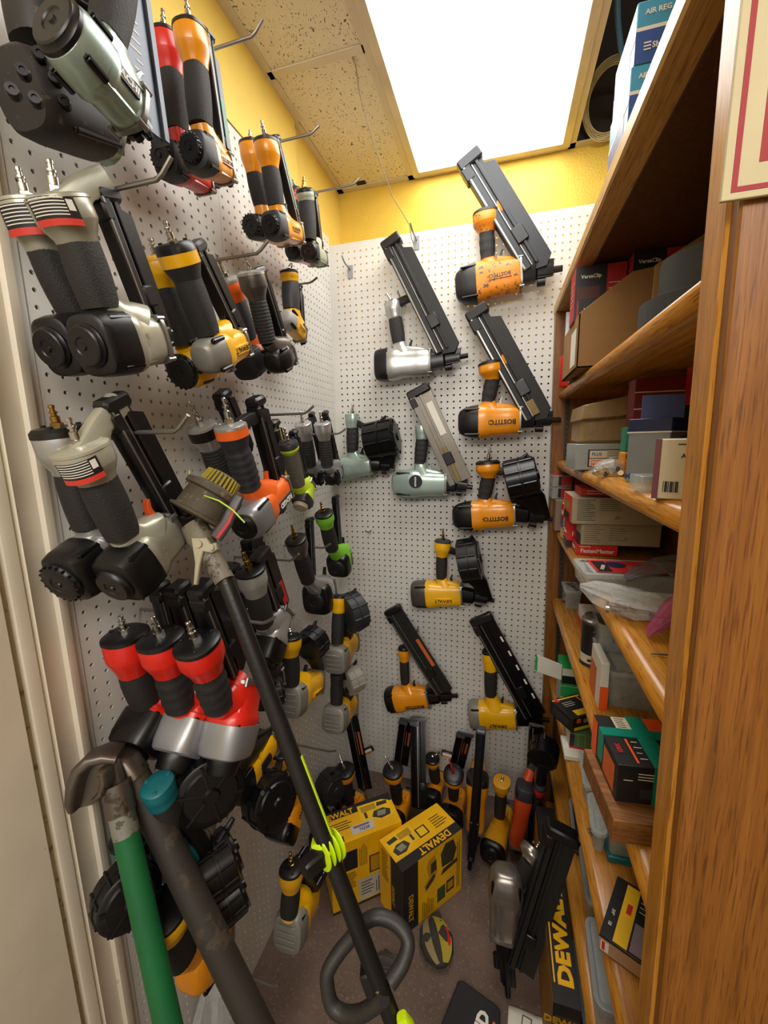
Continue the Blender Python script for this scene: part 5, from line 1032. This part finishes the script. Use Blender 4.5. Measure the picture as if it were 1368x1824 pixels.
# long box beside the shelf unit
T = carton('tool_box_carton', 'long black and yellow tool carton standing on edge against the oak shelves', (34.2, -12.5), (34.1, -34.6), (36.5, -34.6), 11.9, [], [], [], m=blkcard)
O = Vector((34.1, -34.6, 0))
MB().box(O, Y, Z, -X, (.3, 21.5), (.2, 11.6), (0, .02), 0).build('side_panel', mat('dull_amber_card', '#9a6a1c', .5), T)
MB().box(O + Z * 11.9, X, Y, Z, (.2, .34), (1.6, 12.6), (0, .02), 0).build('yellow_line', yelcard, T)
text('DEWALT', O + Vector((1.4, 6.2, 11.93)), Y * 1.25, -X, 1.35, yelcard, T, bold=.05)
text('DEWALT', O + Vector((1.3, -.03, 9.8)), X, Z, .75, dky, T, bold=.04); MB().box(O, X, Z, -Y, (.2, 2.3), (9.2, 10.5), (0, .015), 0).build('badge', dko, T)
# knee strap pad
c0 = Vector((21.6, -25.6, 0)); T = thing('knee_pad', c0, 'yellow-strapped knee pad lying on the carpet in front of the right carton', 'knee pad')
d = Vector((.42, -.9, 0)).normalized(); s_ = Vector((d.y, -d.x, 0))
MB().loft([c0 - d * 2.4 + Z * .9, c0 - d * 1.6 + Z * 1.1, c0 + Z * 1.3, c0 + d * 1.5 + Z * 1.1, c0 + d * 2.4 + Z * .8], [(.7, .5), (1.8, 1.0), (2.2, 1.25), (1.8, 1.0), (.7, .5)], Z, 24, 2.3).build('pad', mat('charcoal_fabric', '#35322c', .9, bump=.5, bsc=300), T)
def strap(off, wd, m_, nm, k=1.03):
    rs = []
    for q in range(20):
        t = -2.5 + 5.0 * q / 19; hw = 2.25 * math.sqrt(max(.02, 1 - (t / 2.75) ** 2)) * k; z_ = 1.2 + 1.3 * math.sqrt(max(.02, 1 - (t / 2.8) ** 2)) * .98 * k
        a = off; p_ = c0 + d * t; rs.append([p_ + s_ * (hw * math.sin(a - wd)) + Z * (1.0 + (z_ - 1.0) * math.cos(a - wd)), p_ + s_ * (hw * math.sin(a + wd)) + Z * (1.0 + (z_ - 1.0) * math.cos(a + wd))])
    b = MB(); vs = [p_ for r_ in rs for p_ in r_] + [p_ * 1.0 - Z * .08 for r_ in rs for p_ in r_]; n = len(rs) * 2
    fs = [(2*i, 2*i+2, 2*i+3, 2*i+1) for i in range(len(rs) - 1)] + [(n+2*i, n+2*i+1, n+2*i+3, n+2*i+2) for i in range(len(rs) - 1)] + [(2*i, n+2*i, n+2*i+2, 2*i+2) for i in range(len(rs)-1)] + [(2*i+1, 2*i+3, n+2*i+3, n+2*i+1) for i in range(len(rs)-1)]
    b.add(vs, fs); return b.build(nm, m_, T)
strap(-.5, .4, mat('yellow_webbing', '#a8952c', .8, bump=.4, bsc=400), 'strap', 1.06); strap(.55, .22, mat('tan_webbing', '#8a7850', .8), 'strap', 1.05)
so_ = c0 + d * .6 - s_ * -1.35 * 1 + Z * 2.1
MB().box(c0 + d * .3 + s_ * -1.35 + Z * 2.2, d, Vector((s_.x * .72, s_.y * .72, -.69)) * -1, Vector((s_.x * -.69, s_.y * -.69, .72)), (-.9, .9), (-.3, .3), (0, .06), .02).build('badge', inkr, T)
MB().tube([c0 - d * 2.2 + Z * .7, c0 - d * 2.9 - s_ * .6 + Z * .7, c0 - d * 3.0 - s_ * 1.4 + Z * .6], .55, 12).build('strap_end', mat('charcoal_fabric', '#35322c'), T)
# black cushion with lettering, and a paper sheet
c0 = Vector((26.6, -31.9, 0)); T = thing('kneeling_cushion', c0, 'black foam cushion with white letters at the bottom edge of the photo', 'cushion')
pr = []
for cx, cy, a0 in ((1.9, 2.0, 0), (-1.9, 2.4, 90), (-2.6, -3, 180), (2.6, -3, 270)):
    for k in range(5): t = math.radians(a0 + 22.5 * k); pr.append((cx + .7 * math.cos(t), cy + .7 * math.sin(t)))
cr = Vector((.98, -.2, 0)); cu_ = Vector((.2, .98, 0))
MB().prism(c0, cr, cu_, Z, pr, 0.02, 1.1, .2).build('pad', mat('black_foam', '#232224', .85, bump=.3, bsc=300), T)
text('ND', c0 + cr * .9 + cu_ * .2 + Z * 1.11, Vector((.3, .95, 0)).normalized(), Vector((-.95, .3, 0)).normalized(), 1.2, inkw, T, bold=.05)
MB().box(c0 + Z * 1.1, Vector((.3, .95, 0)).normalized(), Vector((-.95, .3, 0)).normalized(), Z, (-.6, 1.3), (-2.1, -1.85), (0, .02), 0).build('orange_stripe', ridgid, T)
pq = [Zp(906, 1792, .05), Zp(985, 1822, .05), Zp(985, 1900, .05), Zp(900, 1900, .05)]
T = thing('paper_sheet', pq[0], 'crumpled white sheet with a printed square on the carpet', 'paper')
gp = MB(); n = 8; vs = []
for i in range(n + 1):
    for j in range(n + 1):
        p_ = lerp(lerp(pq[0], pq[1], i / n), lerp(pq[3], pq[2], i / n), j / n); vs.append(p_ + Z * (random.uniform(0, .18) + .05))
gp.add(vs, [(i*(n+1)+j, (i+1)*(n+1)+j, (i+1)*(n+1)+j+1, i*(n+1)+j+1) for i in range(n) for j in range(n)])
so = gp.build('sheet', white, T); sm = so.modifiers.new('s', 'SOLIDIFY'); sm.thickness = .0004
q = Zp(938, 1822, .35); 
for nm, a, b_ in (('printed_square', 1.0, .9), ('printed_square', .8, .7)): MB().box(q + Z * (.02 if a < 1 else 0), Vector((1, -.2, 0)), Vector((.2, 1, 0)), Z, (-a / 2, a / 2), (-a / 2, a / 2), (0, .01), 0).build(nm, dko if a == 1 else white, T)

# ================================================================== nail guns standing on the carpet
FG = 'nail guns standing on the carpet'
def fgun(lab, Hp, zh, Bp, zb, st, ang=8, plugp=None, name='framing_nail_gun', back=6.5, cx=3.2, **k):
    """standing with the body level, rear cap towards the viewer"""
    H = Zp(*Hp, zh); B = Zp(*Bp, zb); a = math.radians(ang); ax = Vector((math.sin(a), math.cos(a), 0))
    A = Vector((B.x, B.y, 2.0)) - ax * cx; F = A + ax * back; N = F + ax * 2.2 - Z * .6
    G = lerp(H, B, k.pop('gf', .3)); P = Zp(*plugp[:2], plugp[2]) if plugp else None
    kw = dict(r=2.3, t=2.0, gw=.9, fw=1.7, cap=1.9, disc=0, topcap=.4, body=bostitch, capm=black); kw.update(st); kw.update(k)
    for q in ('M0', 'M1'):
        if q in kw: kw[q] = Zp(*kw[q])
    return nailer(name, lab, 'nail gun', FG, X, A, F, H, G, B, N=N, P=P, **kw)
lbl = mat('rust_label', '#a5562a', .5); clampm = mat('grey_clamp', '#4c4f54', .4)
mkk = dict(hw=.95, ht=.6, m=blackm, endm=clampm, step=False, lab=(.45, .75, -.3, .6, lbl))
fgun('orange nail gun with round black handle cap, leftmost at the back of the carpet', (614, 1373), 11, (622, 1429), 4.5, {}, plugp=(604, 1343, 13), M0=(652, 1405, 5), M1=(625, 1270, 17), magkw=dict(mkk, side=X))
fgun('orange nail gun with round black handle cap behind the left carton', (700, 1373), 11, (708, 1426), 4.5, {}, plugp=(685, 1346, 13), M0=(715, 1362, 5), M1=(726, 1283, 15), magkw=dict(mkk, side=X))
fgun('orange nail gun mostly behind the long black magazine', (770, 1352), 9, (776, 1390), 4, {'fw': 1.3, 'r': 1.5, 't': 1.4}, plugp=(783, 1340, 11.5), M0=(748, 1440, 4), M1=(745, 1280, 15.5), magkw=dict(mkk, lab=None, side=X))
g4 = fgun('orange nail gun with red air plug tip, left of the long standing magazine', (808, 1380), 11, (808, 1420), 4.5, {}, plugp=(800, 1352, 13), plugm=mat('red_metal', '#b02a24', .3, .6), M0=(815, 1366, 5), M1=(829, 1308, 13), magkw=dict(mkk, side=X))
for (u, v, zz, r_, own) in [(656, 1336, 11, .6, 'grey-tipped label tag sticking up behind the second orange gun'), (796, 1343, 13.5, -.1, 'white-faced battery tab beside the red air plug')]:
    q = Zp(u, v, zz); ex = Vector((math.cos(r_), 0, math.sin(r_))); ey = Vector((-math.sin(r_), 0, math.cos(r_)))
    o = MB().box(q, ex, ey, -Y, (-.9, 1.0), (-.45, .45), (-.3, .25), .08).build('label_tag', black); 
    T = thing('battery_tab', q, own, 'battery tab'); o.parent = T; o.location = (o.location - T.location); del o['org']
    MB().box(q, ex, ey, -Y, (-.7, .8), (-.28, .28), (.25, .28), 0).build('sticker', white, T); MB().box(q, ex, ey, -Y, (-.7, .8), (-.28, -.12), (.28, .3), 0).build('sticker_band', bostitch, T)
A = Zp(851, 1380, 12.5); F = Zp(846, 1474, 4.6)
nailer('framing_nail_gun', 'orange nail gun standing nose down with a long black magazine up to the yellow gun', 'nail gun', FG, X, A, F, Vector((25.6, 2.2, 15)), Vector((25.6, .8, 13)), Vector((25.6, -1.5, 10.5)), N=Zp(836, 1549, .2), M0=Zp(841, 1520, 4.6), M1=Zp(857, 1300, 22.3), r=2.0, t=1.75, gw=.8, fw=1.2, cap=.9, disc=0, body=bostitch, capm=black, magkw=dict(hw=.85, ht=.65, m=blackm, endm=clampm, step=False, side=-Y))
fgun('all-yellow nail gun with hex fitting on its handle top', (894, 1392), 12, (890, 1452), 5, dict(body=mat('ochre_enamel', '#c98f14', .4), top=mat('ochre_enamel', '#c98f14'), r=2.0, t=1.9, cap=.8, fw=1.35, disc=1.4, discm=black, topcap=.1), ang=14, back=8.5, cx=4.6, plugp=(896, 1382, 12.7))
A = Zp(936, 1398, 12.5); F = Zp(920, 1500, 2.8)
nailer('framing_nail_gun', 'orange-red nail gun standing nose down with a tall dark rail', 'nail gun', FG, X, A, F, Zp(968, 1322, 16), Zp(962, 1336, 15.2), Zp(945, 1372, 13), N=Zp(920, 1520, .4), M0=Zp(945, 1500, 2.2), M1=Zp(957, 1292, 20), r=1.7, t=1.35, gw=.75, fw=.9, cap=1.6, disc=0, body=mat('orange_red', '#c8451c', .4), capm=dgrey, flare=dgrey, magkw=dict(hw=.7, ht=.6, m=blackm, endm=steel, step=False, side=X))
fgun('dark coil nail gun with red ring handle jammed against the shelf unit', (962, 1402), 14, (955, 1440), 9, dict(body=matte, capm=black, flare=red2, fw=.85, gw=.65, top=dgrey, r=1.1, t=1.0, cap=1.0), back=3.5, cx=1.2, plugp=(968, 1364, 16.5), name='coil_nail_gun', ang=0, coil=dict(c=Zp(968, 1340, 20), ax=(.2, .9, .2), r=2.0, h=1.4, m=blackm))
fgun('small black coil nail gun with grey drum at the left edge of the carpet', (560, 1428), 9, (582, 1450), 5, dict(body=matte, capm=matte, flare=dgrey, fw=1.0, gw=.7, r=1.5, t=1.3), plugp=(556, 1414, 10.6), name='coil_nail_gun', ang=20, coil=dict(c=Zp(590, 1400, 9.5), ax=(.85, -.5, .1), r=2.4, h=1.4, m=dgrey, bm=bostitch))
# silver gun in front, leaning on its long magazine
A = Zp(902, 1548, 15); F = Zp(897, 1660, 7.2); N = Zp(905, 1775, .6)
nailer('framing_nail_gun', 'brushed silver nail gun with wide black magazine leaning by the long carton', 'nail gun', FG, -Y, A, F, Zp(950, 1520, 16.5), Zp(941, 1534, 16), Zp(922, 1576, 12.5), N=N, P=Zp(962, 1500, 18), M0=Zp(926, 1722, 4.5), M1=Zp(1002, 1482, 22.3), r=2.05, t=1.8, gw=.8, fw=1.5, cap=2.2, disc=0, body=mat('brushed_nickel', '#a59c93', .25, .8), capm=mat('nickel_cap', '#8d877f', .3, .8), top=mat('nickel_cap', '#8d877f'), topcap=.4, dome=True, trig=red2, magkw=dict(hw=1.5, ht=.9, m=matte, endm=black, rail=blackm, step=False))

# odds and ends
q = Dp(722, 1828, 23.6); MB().loft([q - sd * .6, q, q + sd * 1.4], [(.3, .3), (.5, .4), (.5, .4)], -FW, 12, 3).build('lime_tip', limeb, bpy.data.objects['string_trimmer'])
q = Zp(690, 1716, .5)
foil('rubber_glove', 'dark crumpled rubber glove on the carpet seen through the D-handle', 'glove', [(q + Vector((-1.6, 0, 0)), .5, .3), (q + Vector((-.6, .2, 0)), 1.0, .45), (q + Vector((.6, .1, .1)), .9, .45), (q + Vector((1.6, .5, 0)), .4, .3)], mat('grey_rubber', '#3d3733', .7), Y, Z, .6, seed=5)
q = Lf(5)(385, 1800)
foil('plastic_bag', 'clear plastic bag hanging at the very bottom of the left pegboard', 'bag', [(q + Vector((0, 1, 5)), .5, .6), (q + Vector((0, .6, 3)), 1.4, 1.5), (q + Vector((0, .2, 0)), 2.0, 2.4), (q + Vector((0, 0, -3)), 2.4, 2.6), (q + Vector((0, 0, -5)), 1.6, 1.6)], bagm, X, Y, .6, seed=8)
